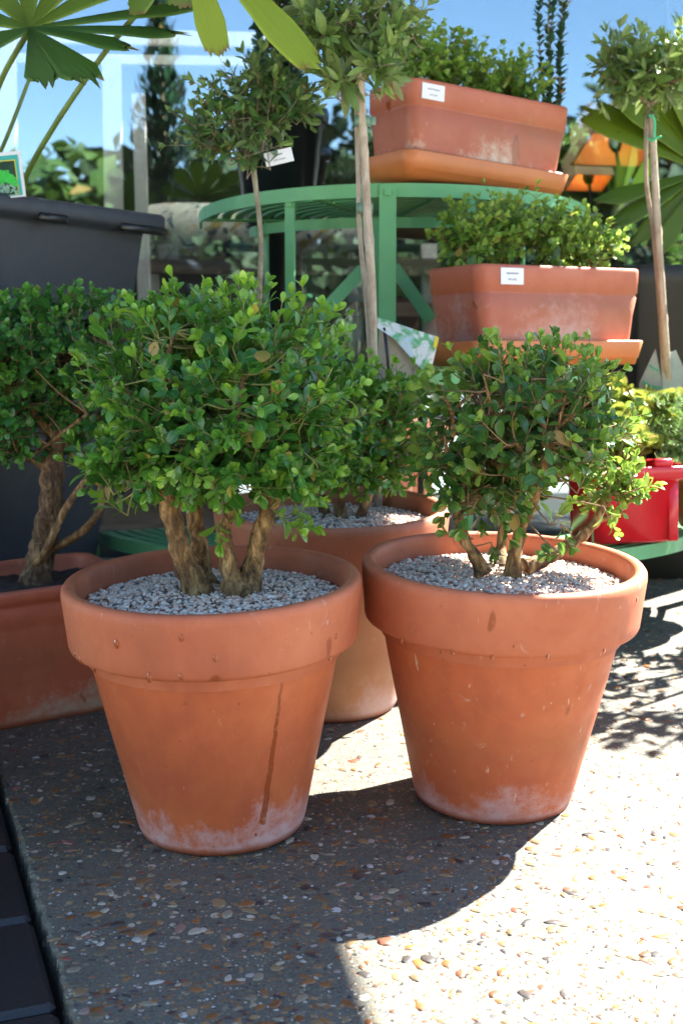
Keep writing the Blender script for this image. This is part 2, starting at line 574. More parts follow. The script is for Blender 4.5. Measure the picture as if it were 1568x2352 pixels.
def concrete():
    m, nt, b = nmat('exposed_aggregate'); q = NB(nt)
    v = q.coords('Object')
    n1 = q.noise(v, 7, 4); n2 = q.noise(v, 260, 6, .7); n3 = q.noise(v, 45, 5, .65)
    col = q.ramp(n2, [(.25, (.044, .042, .031)), (.5, (.094, .091, .069)), (.75, (.175, .168, .132))])
    col = q.mix(q.mapr(n1, .4, .7, 0, .3), col, (.155, .14, .115))
    hgt = n2
    for sc, keep, amt in ((62, .62, .9), (120, .6, .9), (240, .55, .85)):
        vo = q.n('TexVoronoi'); vo.inputs['Scale'].default_value = sc; vo.inputs['Randomness'].default_value = 1
        wv = q.n('VectorMath', operation='ADD'); q.l(v, wv.inputs[0])
        sc2 = q.n('VectorMath', operation='SCALE'); nn = q.n('TexNoise'); nn.inputs['Scale'].default_value = sc * 1.4
        q.l(v, nn.inputs['Vector']); q.l(nn.outputs['Color'], sc2.inputs[0]); sc2.inputs['Scale'].default_value = .55 / sc
        q.l(sc2.outputs[0], wv.inputs[1]); q.l(wv.outputs[0], vo.inputs['Vector'])
        cs = q.n('SeparateColor'); q.l(vo.outputs['Color'], cs.inputs[0])
        rad = q.mapr(cs.outputs[1], 0, 1, .12, .42)
        mk = q.math('MULTIPLY', q.math('LESS_THAN', vo.outputs['Distance'], rad), q.math('GREATER_THAN', cs.outputs[2], keep))
        stone = q.ramp(cs.outputs[0], [(0, (.03, .03, .034)), (.16, (.05, .05, .055)), (.22, (.22, .11, .045)), (.4, (.33, .2, .09)), (.55, (.2, .16, .11)),
                                       (.7, (.42, .36, .27)), (.85, (.5, .48, .45)), (.93, (.16, .07, .045))], 'CONSTANT')
        col = q.mix(q.math('MULTIPLY', mk, amt), col, stone)
    q.l(col, b.inputs['Base Color'])
    q.l(q.mapr(n3, .3, .7, .38, .7), b.inputs['Roughness'])
    b.inputs['Specular IOR Level'].default_value = .4
    q.bump(q.math('ADD', n2, n3), .5, .003, b)
    return m

def island_stone(name, stops, rough=.5):
    m, nt, b = nmat(name); q = NB(nt)
    geo = q.n('NewGeometry')
    c = q.ramp(q.attr('tint'), stops)
    n = q.noise(q.coords('Object'), 180, 5, .7)
    c = q.mix(q.mapr(n, .4, .75, 0, .4), c, (.12, .09, .06))
    q.l(c, b.inputs['Base Color']); b.inputs['Roughness'].default_value = rough
    q.bump(n, .25, .001, b)
    return m

BAND = .11
M = {}
M['conc'] = concrete()
M['stone'] = island_stone('aggregate_stone', [(0, (.024, .024, .026)), (.14, (.05, .047, .047)), (.24, (.15, .055, .016)), (.40, (.28, .12, .035)), (.5, (.12, .085, .045)),
                                              (.62, (.30, .19, .085)), (.72, (.09, .075, .05)), (.82, (.36, .30, .2)), (.90, (.46, .43, .38)), (.95, (.2, .05, .03)), (1, (.10, .06, .03))], .38)
M['gravel'] = island_stone('pea_gravel', [(0, (.08, .07, .07)), (.08, (.34, .28, .25)), (.2, (.82, .74, .62)), (.42, (.74, .47, .35)), (.55, (.82, .75, .64)),
                                          (.7, (.58, .52, .46)), (.82, (.88, .84, .75)), (.92, (.66, .38, .27)), (1, (.9, .87, .8))], .5)
M['paver'] = simple('dark_block', (.012, .012, .013), .42, .6, 300, .6)
M['dirt'] = simple('brown_soil', (.035, .02, .012), .95, .6, 120, .9)
M['pot1'] = terracotta('terracotta_a', (.49, .120, .040), (.54, .155, .055), (.37, .085, .033), 1, eff=.75, eff_top=.105, drip=(.62, .045, .25))
M['rim1'] = terracotta('terracotta_a_rim', (.47, .132, .058), (.51, .16, .072), (.36, .095, .042), 2, eff=0, patch=.3)
M['pot2'] = terracotta('terracotta_b', (.48, .115, .040), (.53, .15, .056), (.35, .08, .034), 3.3, eff=.6, eff_top=.07, patch=.8)
M['rim2'] = terracotta('terracotta_b_rim', (.46, .126, .055), (.50, .15, .068), (.35, .09, .042), 4.1, eff=0, patch=.45)
M['pot3'] = terracotta('terracotta_c', (.45, .22, .11), (.50, .28, .16), (.38, .15, .075), 5.2, eff=.5, eff_top=.1)
M['rim3'] = terracotta('terracotta_c_rim', (.40, .14, .065), (.45, .17, .08), (.32, .10, .05), 6.4, eff=0)
M['trough'] = terracotta('terracotta_d', (.48, .13, .065), (.53, .165, .085), (.38, .09, .045), 7.7, eff=.9, eff_top=.075, effcol=(.5, .42, .34))
M['plant_up'] = terracotta('terracotta_e', (.46, .132, .068), (.49, .155, .08), (.38, .10, .05), 8.3, eff=.9, eff_top=.105, rough=.5, patch=.25, effcol=(.6, .52, .4))
M['plant_lo'] = terracotta('terracotta_f', (.46, .128, .066), (.49, .15, .08), (.37, .096, .05), 9.1, eff=.55, eff_top=.15, rough=.5, patch=.45, effcol=(.55, .4, .36))
M['tray'] = simple('orange_plastic', (.56, .175, .05), .42, .12, 12, .03)
M['green'] = simple('green_paint', (.115, .37, .155), .48, .22, 26, .12)
def painted(name, col, worn, rough, sc, th):
    m, nt, b = nmat(name); q = NB(nt)
    v = q.coords('Object')
    n = q.noise(v, 9, 4, .6); n2 = q.noise(v, sc, 6, .7, .6)
    c = q.mix(q.mapr(n, .3, .7, 0, .45), col, tuple(x * .7 for x in col))
    c = q.mix(q.mapr(n2, th, th + .05, 0, .8), c, worn)
    st = q.noise(q.coords('Object', (1, 1, .15)), 40, 4, .6)
    c = q.mix(q.mapr(st, .6, .8, 0, .25), c, worn)
    q.l(c, b.inputs['Base Color']); q.l(q.mapr(n2, .3, .7, rough - .12, rough + .15), b.inputs['Roughness'])
    q.bump(n2, .15, .001, b)
    return m
M['green'] = painted('green_paint', (.15, .44, .18), (.16, .10, .05), .45, 42, .66)
M['blackpl'] = painted('slate_plastic', (.040, .046, .060), (.10, .105, .115), .5, 30, .66)
M['blackpot'] = simple('gloss_black', (.012, .012, .013), .28, .3, 10, .02)
M['red'] = simple('red_plastic', (.64, .014, .026), .25, .12, 12, .02)
M['label'] = simple('white_paper', (.78, .78, .8), .5, .02, 40, 0)
M['ink'] = simple('grey_ink', (.22, .23, .28), .7, .1, 40, 0)
M['bark'] = bark_mat('boxwood_bark', (.045, .022, .009), (.27, .145, .05), (.58, .38, .16))
M['barkd'] = bark_mat('dark_bark', (.028, .014, .007), (.15, .08, .032), (.36, .23, .11))
M['barkg'] = bark_mat('grey_stem', (.16, .12, .07), (.30, .25, .16), (.42, .37, .25), .7)
M['bamboo'] = bark_mat('bamboo_cane', (.34, .25, .17), (.5, .4, .29), (.58, .49, .37), .5)
M['twig'] = simple('green_twig', (.16, .17, .05), .6, .4, 60, .1)
M['twigb'] = simple('brown_twig', (.22, .13, .06), .7, .5, 60, .2)
M['box1'] = leaf_mat('boxwood_leaf', (.010, .085, .016), (.055, .215, .028), (.26, .47, .045), .27, .28)
M['box2'] = leaf_mat('boxwood_leaf_b', (.008, .065, .022), (.05, .18, .03), (.30, .46, .06), .28, .3)
M['box4'] = leaf_mat('small_boxwood_leaf', (.016, .105, .026), (.07, .24, .038), (.18, .43, .05), .3, .25, .15)
M['hedge'] = leaf_mat('hedge_leaf', (.06, .19, .03), (.20, .40, .05), (.44, .58, .10), .4, .45, .1)
M['holly'] = leaf_mat('columnar_leaf', (.014, .055, .03), (.04, .105, .042), (.07, .15, .05), .35, .15, .05)
M['olive'] = leaf_mat('olive_leaf', (.025, .085, .022), (.09, .19, .04), (.24, .36, .08), .42, .25, .1, back=(.16, .24, .10))
M['olive2'] = leaf_mat('olive_leaf_b', (.06, .13, .03), (.15, .25, .055), (.30, .42, .10), .42, .3, .1, back=(.22, .29, .12))
M['succ'] = leaf_mat('succulent_leaf', (.15, .29, .035), (.33, .42, .07), (.48, .44, .09), .35, .25, .1)
M['needle'] = leaf_mat('feathery_leaf', (.08, .21, .06), (.2, .38, .1), (.3, .45, .14), .4, .3, 0)
M['street_light'] = leaf_mat('street_leaf_light', (.015, .045, .006), (.045, .10, .012), (.12, .19, .02), .6, .2, 0)
M['street'] = leaf_mat('street_leaf', (.006, .016, .004), (.014, .034, .007), (.05, .085, .012), .7, .08, 0)

def palm_mat():
    m, nt, b = nmat('palm_frond'); q = NB(nt)
    lc = q.sep(q.attr('lc', 'Vector'))
    st = q.n('TexNoise'); cmb = q.n('CombineXYZ')
    q.l(q.math('MULTIPLY', lc[0], 30), cmb.inputs[0]); q.l(q.math('MULTIPLY', lc[1], 1.2), cmb.inputs[1])
    q.l(cmb.outputs[0], st.inputs['Vector']); st.inputs['Scale'].default_value = 1.0
    tint = q.attr('tint')
    col = q.mix(tint, (.05, .14, .015), (.34, .44, .015))
    col = q.mix(q.mapr(st.outputs['Fac'], .35, .7, 0, .5), col, (.09, .18, .03))
    spots = q.noise(q.coords('Object'), 55, 2, .5)
    col = q.mix(q.math('MULTIPLY', q.mapr(spots, .71, .735), q.mapr(lc[1], .5, .8)), col, (.12, .04, .012))
    brown = q.math('MULTIPLY', q.mapr(lc[1], .93, 1.0), q.mapr(q.noise(q.coords('Object'), 40, 3), .4, .55))
    col = q.mix(brown, col, (.22, .11, .04))
    q.l(col, b.inputs['Base Color']); b.inputs['Roughness'].default_value = .42
    tr = q.n('BsdfTranslucent'); q.l(col, tr.inputs[0])
    mx = q.n('MixShader'); mx.inputs[0].default_value = .35
    q.l(b.outputs[0], mx.inputs[1]); q.l(tr.outputs[0], mx.inputs[2]); q.l(mx.outputs[0], nt.nodes['Material Output'].inputs[0])
    return m
M['palm'] = palm_mat()
M['petiole'] = simple('palm_stalk', (.14, .21, .045), .45, .25, 30, .05)

def glass_mat():
    m, nt, b = nmat('window_glass'); q = NB(nt)
    nt.nodes.remove(b)
    t = q.n('BsdfTransparent'); t.inputs[0].default_value = (.93, .95, .95, 1)
    g = q.n('BsdfGlossy'); g.inputs['Roughness'].default_value = 0.0; g.inputs[0].default_value = (.68, .87, 1, 1)
    fr = q.n('Fresnel'); fr.inputs[0].default_value = 1.5
    f = q.math('ADD', q.math('MULTIPLY', fr.outputs[0], .8), GLASS_R, True)
    mx = q.n('MixShader'); q.l(f, mx.inputs[0]); q.l(t.outputs[0], mx.inputs[1]); q.l(g.outputs[0], mx.inputs[2])
    q.l(mx.outputs[0], nt.nodes['Material Output'].inputs[0])
    return m
GLASS_R = .21
M['glass'] = glass_mat()
M['postwood'] = simple('weathered_timber', (.78, .75, .68), .8, .12, 22, .3, aniso=(6, 6, .6))
M['beamwood'] = simple('grey_plank', (.26, .20, .14), .8, .4, 18, .3, aniso=(.6, 6, 6))
M['wall'] = simple('painted_render', (.42, .40, .36), .85, .12, 10, .2)
M['inner'] = simple('dark_interior', (.035, .028, .022), .9, .4, 3, 0)
M['blackwood'] = simple('black_paint', (.012, .011, .01), .5, .3, 30, .1)
M['greybox'] = simple('charcoal_panel', (.035, .037, .04), .6, .2, 8, .05)
M['canvas'] = simple('awning_canvas', (.10, .11, .10), .85, .1, 60, .1)
M['shade'] = simple('linen_shade', (.38, .25, .14), .85, .12, 200, .1)
M['lining'] = simple('orange_lining', (.75, .28, .05), .6, .08, 30, 0)
M['clip'] = simple('green_tie', (.11, .2, .13), .4, .2, 30, 0)
M['tie'] = simple('bright_green_tie', (.02, .55, .22), .35, .15, 30, 0)

def water_mat():
    m, nt, b = nmat('water_drop')
    b.inputs['Base Color'].default_value = (.45, .12, .04, 1); b.inputs['Roughness'].default_value = .04
    b.inputs['Transmission Weight'].default_value = .35; b.inputs['IOR'].default_value = 1.33
    return m
M['water'] = water_mat()

# ------------------------------------------------------------------ ground
def slope_sheet(name, mat, x0, x1, ys, dz, left=None):
    mb = MB()
    vs, fs = [], []
    for y in ys:
        vs += [(left(y) if left else x0, y, gz(y) + dz), (x1, y, gz(y) + dz)]
    for i in range(len(ys) - 1):
        fs.append((2 * i, 2 * i + 1, 2 * i + 3, 2 * i + 2))
    mb.add(vs, fs)
    return mb.build(name, mat, smooth=False)

ga, gb = G(14, 1830), G(166, 2352)
EU = Vector((gb.x - ga.x, gb.y - ga.y)); EU.normalize()          # along the slab's edge
er = random.Random(4)
en = [er.gauss(0, 1) for _ in range(4000)]
def edge_x(y):
    k = (y + 1.0) * 300
    i = int(k) % 3990; t = k - int(k)
    nz = (en[i] * (1 - t) + en[i + 1] * t) * .0016
    j = int((y + 1) * 60) % 3990
    return ga.x + (y - ga.y) * EU.x / EU.y + nz + en[j] * .0012

o = slope_sheet('ground', M['dirt'], -120, 120, [-120, Y_LO, Y_HI, 120], -.07)
tag(o, 'dark ground under the paving', 'ground', kind='structure')
ys = [Y_LO - 6, Y_LO] + [Y_LO + .5 + i * .0035 for i in range(int((Y_HI - Y_LO - .5) / .0035))] + [Y_HI]
mb = MB()
vs, fs = [], []
for y in ys:
    vs += [(edge_x(y), y, gz(y) - .06), (edge_x(y) + .003, y, gz(y) - .004), (edge_x(y) + .008, y, gz(y)), (4.5, y, gz(y))]
for i in range(len(ys) - 1):
    for k in range(3):
        fs.append((4 * i + k, 4 * i + k + 1, 4 * i + k + 5, 4 * i + k + 4))
mb.add(vs, fs)
o = mb.build('pavement', M['conc'], smooth=False)
tag(o, 'exposed aggregate concrete pavement under the pots', 'pavement', kind='structure')

o = slope_sheet('bounce_sheet', simple('pale_bounce', (.50, .455, .38), .85, .1, 8, .2), -30, 30, [-14, Y_LO, .55], .004)  # pale sheet behind the camera, added to bounce sunlight onto the pots
tag(o, 'pale unseen ground sheet added to bounce sunlight onto the pots', 'bounce surface', kind='structure')

# dark block paving to the left of the slab (one laid surface)
mb = MB()
ang = math.atan2(EU.x, -EU.y)
U = Vector((EU.x, EU.y, EU.y * SLOPE)).normalized()
Nn = Vector((0, -math.sin(R(4)), math.cos(R(4))))
W_ = U.cross(Nn).normalized()
if W_.x > 0: W_ = -W_
j0 = G(0, 2112); j0s = (Vector((j0.x, j0.y, 0)) - Vector((ga.x, ga.y, 0))).dot(U)
ML = Matrix((U, W_, Nn)).transposed()
for r_ in range(14):
    for k in range(-14, 12):
        s0 = j0s + k * .207 + (r_ % 2) * .1035
        c = Vector((ga.x, ga.y, gz(ga.y))) + U * (s0 + .1035) + W_ * (.008 + .052 + r_ * .107)
        if not (Y_LO < c.y < 3.2): continue
        box(mb, c - Nn * .036 + Nn * er.gauss(0, .0008), (.2015, .1015, .06), ML, .007)
o = mb.build('block_paving', M['paver'], smooth=False)
tag(o, 'black block paving beside the concrete slab', 'paving', kind='structure')

# embedded aggregate: the larger stones stand a little proud
rng = random.Random(11)
mb = MB()
for i in range(8000):
    y = 1.22 + 2.0 * rng.random() ** 1.35
    hw = .30 * y
    x = rng.uniform(max(-hw, edge_x(y) + .01), hw)
    s = min(.010, .0019 * math.exp(abs(rng.gauss(0, .74))) + .0004)
    if rng.random() < .034: s = rng.uniform(.007, .012)
    rx, ry = s * rng.uniform(.8, 1.6), s * rng.uniform(.55, 1)
    pebble(mb, (x, y, gz(y) - s * .12), (rx, ry, s * .24), rng, ang=.34)
o = mb.build('aggregate_stones', M['stone'], smooth=True)
tag(o, 'brown, black and white stones set in the concrete', 'stones', kind='stuff')

# ------------------------------------------------------------------ shop front
YW = 3.62
T = empty('shop_window', (0, YW, .12), 'wide shop window full of sky reflections behind all the plants', 'window')
mb = MB(); box(mb, (-.65, 0, .90), (3.90, .012, 1.80)); mb.build('pane', M['glass'], T, smooth=False)
mb = MB()
bar(mb, (-2.65, 0, 1.83), (1.30, 0, 1.83), .08, .06); bar(mb, (-2.65, 0, -.03), (1.30, 0, -.03), .09, .08); bar(mb, (1.325, 0, -.07), (1.325, 0, 1.86), .05, .08, Vector((0, 1, 0)))
mb.build('window_frame', M['blackwood'], T, smooth=False)

mb = MB()
box(mb, (-.96, YW + .02, 2.045), (4.62, .16, .11)); box(mb, (-2.98, YW + .02, .99), (.62, .16, 1.98))
box(mb, (-.66, YW + .03, .06), (4.0, .14, .05))
o = mb.build('shop_wall', M['wall'], smooth=False); tag(o, 'plain rendered wall around the shop window', 'wall')

mb = MB()
box(mb, (-.96, 6.6, 1.0), (4.7, .1, 2.2)); box(mb, (-3.26, 5.13, 1.0), (.1, 2.82, 2.2)); box(mb, (1.41, 5.13, 1.0), (.1, 2.82, 2.2)); box(mb, (-.93, 5.65, 2.075), (4.54, 1.88, .04))
box(mb, (-.93, 5.13, .12), (4.5, 2.8, .04))
o = mb.build('shop_room', M['inner'], smooth=False); tag(o, 'dark brown interior of the shop behind the glass', 'interior', kind='structure')

def frosted():
    m, nt, b = nmat('frosted_fill_panel'); q = NB(nt)
    nt.nodes.remove(b)
    t = q.n('BsdfTranslucent'); t.inputs[0].default_value = (.72, .73, .72, 1)
    q.l(t.outputs[0], nt.nodes['Material Output'].inputs[0])
    return m
M['frosted'] = frosted()
mb = MB(); box(mb, (-.93, 4.20, 2.09), (4.50, .98, .02))  # unseen translucent panel, added to brighten the posts behind the glass
o = mb.build('fill_roof_panel', M['frosted'], smooth=False); tag(o, 'unseen frosted roof panel added to light the posts inside the shop window', 'added fill panel')

# unseen canopy, added with its edge cut so its shadow covers the left pots
T = empty('shade_awning', (0, YW, 2.0), 'unseen dark awning added to shade the left of the shop front', 'awning')
mb = MB()
sl_ = [(-2.6, 2.2, 1.96), (1.455, 2.2, 1.96), (1.315, 2.95, 2.01), (1.22, 3.27, 2.04), (1.13, 3.53, 2.06), (-2.6, 3.53, 2.06)]
vs = [(x, y - YW, z - 2.0) for x, y, z in sl_] + [(x, y - YW, z - 2.0 + .012) for x, y, z in sl_]
mb.add(vs, [(5, 4, 3, 2, 1, 0), (6, 7, 8, 9, 10, 11)] + [(k, (k + 1) % 6, (k + 1) % 6 + 6, k + 6) for k in range(6)])
mb.build('canopy', M['canvas'], T, smooth=False)
mb = MB(); bar(mb, (-2.6, 2.22 - YW, -.06), (1.46, 2.22 - YW, -.06), .03, .03); mb.build('front_rail', M['blackwood'], T, smooth=False)

# things behind the glass
YI = 4.25
T = empty('timber_stand', P(270, 800, YI), 'pale weathered timber frame standing behind the window at left', 'timber frame')
def ibar(mb, a, b, wd, th=.03):
    bar(mb, Vector(a) - T.location, Vector(b) - T.location, wd, th, Vector((0, 1, 0)))
for x0, y0, x1, y1, wpx in ((256, 132, 268, 900, 40), (318, 215, 338, 900, 27), (8, 60, 18, 900, 52)):
    mb = MB(); ibar(mb, P(x0, y0, YI), P(x1, y1, YI), wpx / FPX * YI); mb.build('post', M['postwood'], T, smooth=False)
for y0, y1, hp in ((78, 92, 30), (132, 142, 20)):
    mb = MB(); ibar(mb, P(-60, y0, YI + .05), P(640, y1, YI + .05), hp / FPX * YI); mb.build('rail', M['postwood'], T, smooth=False)

T = empty('display_bench', P(560, 900, 4.0), 'grey plank bench behind the glass under the floral cushion', 'bench')
for y0, y1 in ((588, 626), (690, 720), (780, 815)):
    a, b_ = P(335, (y0 + y1) / 2, 4.40), P(1010, (y0 + y1) / 2 + 6, 4.40)
    mb = MB(); bar(mb, a - T.location, b_ - T.location, (y1 - y0) / FPX * 4.4, .05, Vector((0, 1, 0))); mb.build('plank', M['beamwood'], T, smooth=False)
for x in (350, 815, 985):
    mb = MB(); bar(mb, P(x, 560, 4.46) - T.location, P(x + 4, 1000, 4.46) - T.location, .05, .05, Vector((0, 1, 0))); mb.build('upright', M['postwood'], T, smooth=False)

def floral_mat():
    m, nt, b = nmat('floral_linen'); q = NB(nt)
    v = q.coords('Object')
    n = q.noise(v, 7.5, 2, .4, .9)
    n2 = q.noise(q.coords('Object', (1, 1, 1.4), (4, 2, 7)), 13, 1, .3, 1.5)
    c = q.mix(q.mapr(n, .60, .63), (.52, .50, .42), (.06, .08, .13))
    c = q.mix(q.mapr(n2, .63, .65), c, (.36, .27, .11))
    c = q.mix(q.mapr(q.noise(q.coords('Object', (1, 1, 1), (1, 8, 3)), 19, 1, .3, 2.0), .655, .67), c, (.08, .11, .14))
    q.l(c, b.inputs['Base Color']); b.inputs['Roughness'].default_value = .9
    q.bump(q.noise(v, 500, 2), .2, .001, b)
    return m
M['floral'] = floral_mat()
mb = MB()
a, b_ = P(330, 528, 4.42), P(905, 540, 4.42)
pts = [a.lerp(b_, t) for t in (0, .01, .03, .1, .3, .5, .7, .9, .97, .99, 1)]
tube(mb, pts, [.034, .066, .082, .089, .091, .091, .091, .089, .082, .066, .034], 24)
o = mb.build('floral_bolster', M['floral']); tag(o, 'white bolster cushion printed with dark blue leaves lying on the plank bench', 'cushion')

def lampshade(px0, px1, py_t, py_m, Y, label, tilt):
    c = P((px0 + px1) / 2, py_m, Y)
    h = (py_m - py_t) / FPX * Y; wd = (px1 - px0) / FPX * Y / 2
    T = empty('table_lamp', c, label, 'lamp', (R(tilt), 0, R(12)), 'lamps behind the glass')
    mb = MB(); loft(mb, [(wd, wd * .8, .005, 0), (wd * .9, wd * .72, .005, h), (wd * .9 - .004, wd * .72 - .004, .005, h), (wd - .004, wd * .8 - .004, .005, 0.0005)], close=False)
    mb.build('lamp_shade', M['shade'], T, smooth=False)
    mb = MB(); loft(mb, [(wd - .006, wd * .8 - .006, .004, .001), (wd * .9 - .006, wd * .72 - .006, .004, h - .002)], close=False)
    mb.build('shade_lining', M['lining'], T, smooth=False)
    mb = MB(); tube(mb, [(0, 0, h * .8), (0, 0, -.12)], .006, 8); lathe(mb, [(.0, .05), (.016, .045), (.02, .02), (.012, 0), (.0, 0)], 16); mb.build('lamp_stem', M['blackwood'], T)
    mb = MB(); lathe(mb, [(.001, -.16), (.03, -.17), (.06, -.24), (.055, -.33), (.03, -.37), (.05, -.38), (.05, -.39), (.001, -.39)], 24); mb.build('lamp_base', M['blackwood'], T)
    li = bpy.data.lights.new('bulb', 'POINT'); li.energy = .09; li.color = (1, .62, .25); li.shadow_soft_size = .02
    lo = bpy.data.objects.new('bulb', li); COL.objects.link(lo); lo.parent = T; lo.location = (0, 0, h * .45)
lampshade(1330, 1500, 262, 345, 4.05, 'large beige linen lampshade glowing orange inside, behind the glass', -24)
lampshade(1305, 1400, 345, 420, 4.7, 'smaller lampshade with orange lining, lower and deeper in the shop', -24)

mb = MB()
bar(mb, P(1556, -40, 3.74), P(1560, 1000, 3.74), .045, .06, Vector((0, 1, 0)))
o = mb.build('door_post', M['blackwood'], smooth=False); tag(o, 'black wooden post at the right edge of the window', 'post')

# ------------------------------------------------------------------ green plant stand
GC = Vector((.12, 3.2, 0))
T = empty('plant_stand', (GC.x, GC.y, .06), 'green painted half round metal plant stand with three slatted tiers', 'plant stand')
def loc(v): return Vector(v) - T.location
def arc_pts(Rr, z, a0, a1, n=40):
    return [Vector((GC.x + Rr * math.cos(R(a0 + (a1 - a0) * i / n)), GC.y + Rr * math.sin(R(a0 + (a1 - a0) * i / n)), z)) for i in range(n + 1)]
def strip(mb, pts, h, th):
    n = len(pts); vs, fs = [], []
    for i, p in enumerate(pts):
        d = (p - Vector((GC.x, GC.y, p.z))).normalized()
        for zz, rr in ((0, 0), (0, th), (-h, th), (-h, 0)):
            vs.append(loc(p + d * rr + Vector((0, 0, zz))))
    for i in range(n - 1):
        for k in range(4):
            fs.append((4 * i + k, 4 * i + (k + 1) % 4, 4 * i + 4 + (k + 1) % 4, 4 * i + 4 + k))
    fs += [(3, 2, 1, 0), tuple(4 * (n - 1) + k for k in range(4))]
    mb.add(vs, fs)
def tier(Rr, z, a0, a1, rmin, hrim=.032, tilt=0.0):
    mb = MB()
    strip(mb, arc_pts(Rr, z, a0, a1), hrim, .004)
    r = Rr - .028
    while r > rmin:
        pts = arc_pts(r, z - .006, a0 + 1, a1 - 1)
        n = len(pts); vs, fs = [], []
        for p in pts:
            d = (p - Vector((GC.x, GC.y, p.z))).normalized()
            for zz, rr in ((0, -.01), (0, .01), (-.004, .01), (-.004, -.01)):
                vs.append(loc(p + d * rr + Vector((0, 0, zz))))
        for i in range(n - 1):
            for k in range(4):
                fs.append((4 * i + k, 4 * i + (k + 1) % 4, 4 * i + 4 + (k + 1) % 4, 4 * i + 4 + k))
        fs += [(3, 2, 1, 0), tuple(4 * (n - 1) + k for k in range(4))]
        mb.add(vs, fs)
        r -= .030
    for a in (a0 + 8, (a0 + a1) / 2 - 20, (a0 + a1) / 2 + 20, a1 - 8):
        c0 = Vector((GC.x + max(rmin, .03) * math.cos(R(a)), GC.y + max(rmin, .03) * math.sin(R(a)), z - .014))
        c1 = Vector((GC.x + (Rr - .003) * math.cos(R(a)), GC.y + (Rr - .003) * math.sin(R(a)), z - .014))
        bar(mb, loc(c0), loc(c1), .018, .005)
    if tilt:
        mb.v = [(x, y, zz - tilt * (y + Rr)) for x, y, zz in mb.v]
    o = mb.build('shelf', M['green'], T, smooth=False)
    return o
tier(.445, .978, 178, 348, .05, .027, .058)
tier(.66, .612, 180, 306, .42, .026)
tier(.725, .262, 205, 350, .50, .028)
def leg(a, Rr, z0, z1, wd=.032):
    mb = MB()
    d = Vector((math.cos(R(a)), math.sin(R(a)), 0)); s = Vector((-d.y, d.x, 0))
    p = GC + d * (Rr + .008)
    bar(mb, loc(p + Vector((0, 0, z0))), loc(p + Vector((0, 0, z1))), .006, wd, s)
    box(mb, loc(p + Vector((0, 0, z1 - .016)) + d * .004), (.012, .012, .012))
    mb.build('leg', M['green'], T, smooth=False)
leg(266.5, .445, .06, .975, .034); leg(239, .43, .06, .96, .022); leg(289, .43, .06, .96, .022)
leg(200, .30, .06, .93, .02); leg(340, .30, .06, .93, .02)
mb = MB(); strip(mb, arc_pts(.33, .922, 185, 355), .022, .004); mb.build('hoop', M['green'], T, smooth=False)
for a, b_ in (((834, 618, 2.84), (700, 760, 2.84)), ((903, 612, 2.84), (990, 735, 2.84))):
    mb = MB(); pa, pb = P(*a), P(*b_); bar(mb, loc(pa), loc(pb), .026, .005, Vector((0, -1, .1))); mb.build('brace', M['green'], T, smooth=False)
mb = MB(); bar(mb, loc(P(870, 500, 2.80)), loc(P(868, 900, 2.80)), .024, .006, Vector((0, -1, 0))); mb.build('brace', M['green'], T, smooth=False)
for a, Rr, z in ((306, .66, .605), (348, .725, .25), (205, .725, .25)):
    p = GC + Vector((Rr * math.cos(R(a)), Rr * math.sin(R(a)), 0))
    mb = MB(); bar(mb, loc(p + Vector((0, 0, gz(p.y)))), loc(p + Vector((0, 0, z))), .02, .02, Vector((0, 1, 0))); mb.build('leg', M['green'], T, smooth=False)

# ------------------------------------------------------------------ pots
HP = .356
def pot(name_label, base, rotx, roty, mat, rimmat, seed, drops):
    rng = random.Random(seed)
    T = empty('terracotta_pot', base, name_label, 'flower pot', (rotx, roty, R(seed * 37 % 360) * 0), 'large terracotta pots on the pavement')
    mb = MB()
    lathe(mb, [(.0, .004), (.100, .004), (.109, .0), (.1135, .003), (.116, .010), (.1185, .02), (.127, .06), (.138, .11), (.149, .16), (.160, .21), (.168, .25), (.172, .270), (.170, .276), (.160, .276)],
          120, .0022, rng)
    mb.build('pot_body', mat, T)
    mb = MB()
    prof = [(.160, .2715), (.178, .2705), (.1905, .2695), (.1945, .2715), (.1962, .276), (.1975, .29), (.2005, .325), (.2022, .342), (.2015, .350), (.198, .3548), (.192, .356), (.186, .3545), (.1835, .350), (.1825, .34), (.178, .300), (.172, .25)]
    lathe(mb, prof, 120, .0022, random.Random(seed))
    mb.build('pot_rim', rimmat, T)
    for k, (an, z, s) in enumerate(drops):
        body = z < .27
        rad = (.1135 + (.172 - .1135) * (z / .27)) if body else (.1955 + (z - .276) * .09)
        mb = MB()
        s *= 1.35
        v = ICO1 * np.array([.42 * s, .3 * s, .72 * s])
        v[:, 0] *= 1 - .35 * np.clip(v[:, 2] / (s * .72), 0, 1)
        ca, sa = math.cos(an), math.sin(an)
        X = v[:, 0] * ca + v[:, 1] * sa; Yv = v[:, 0] * sa - v[:, 1] * ca
        v2 = np.stack([X + rad * sa, Yv - rad * ca, v[:, 2] + z], 1)
        mb.add(v2.tolist(), ICO1F)
        mb.build('water_drop', M['water'], T)
    return T

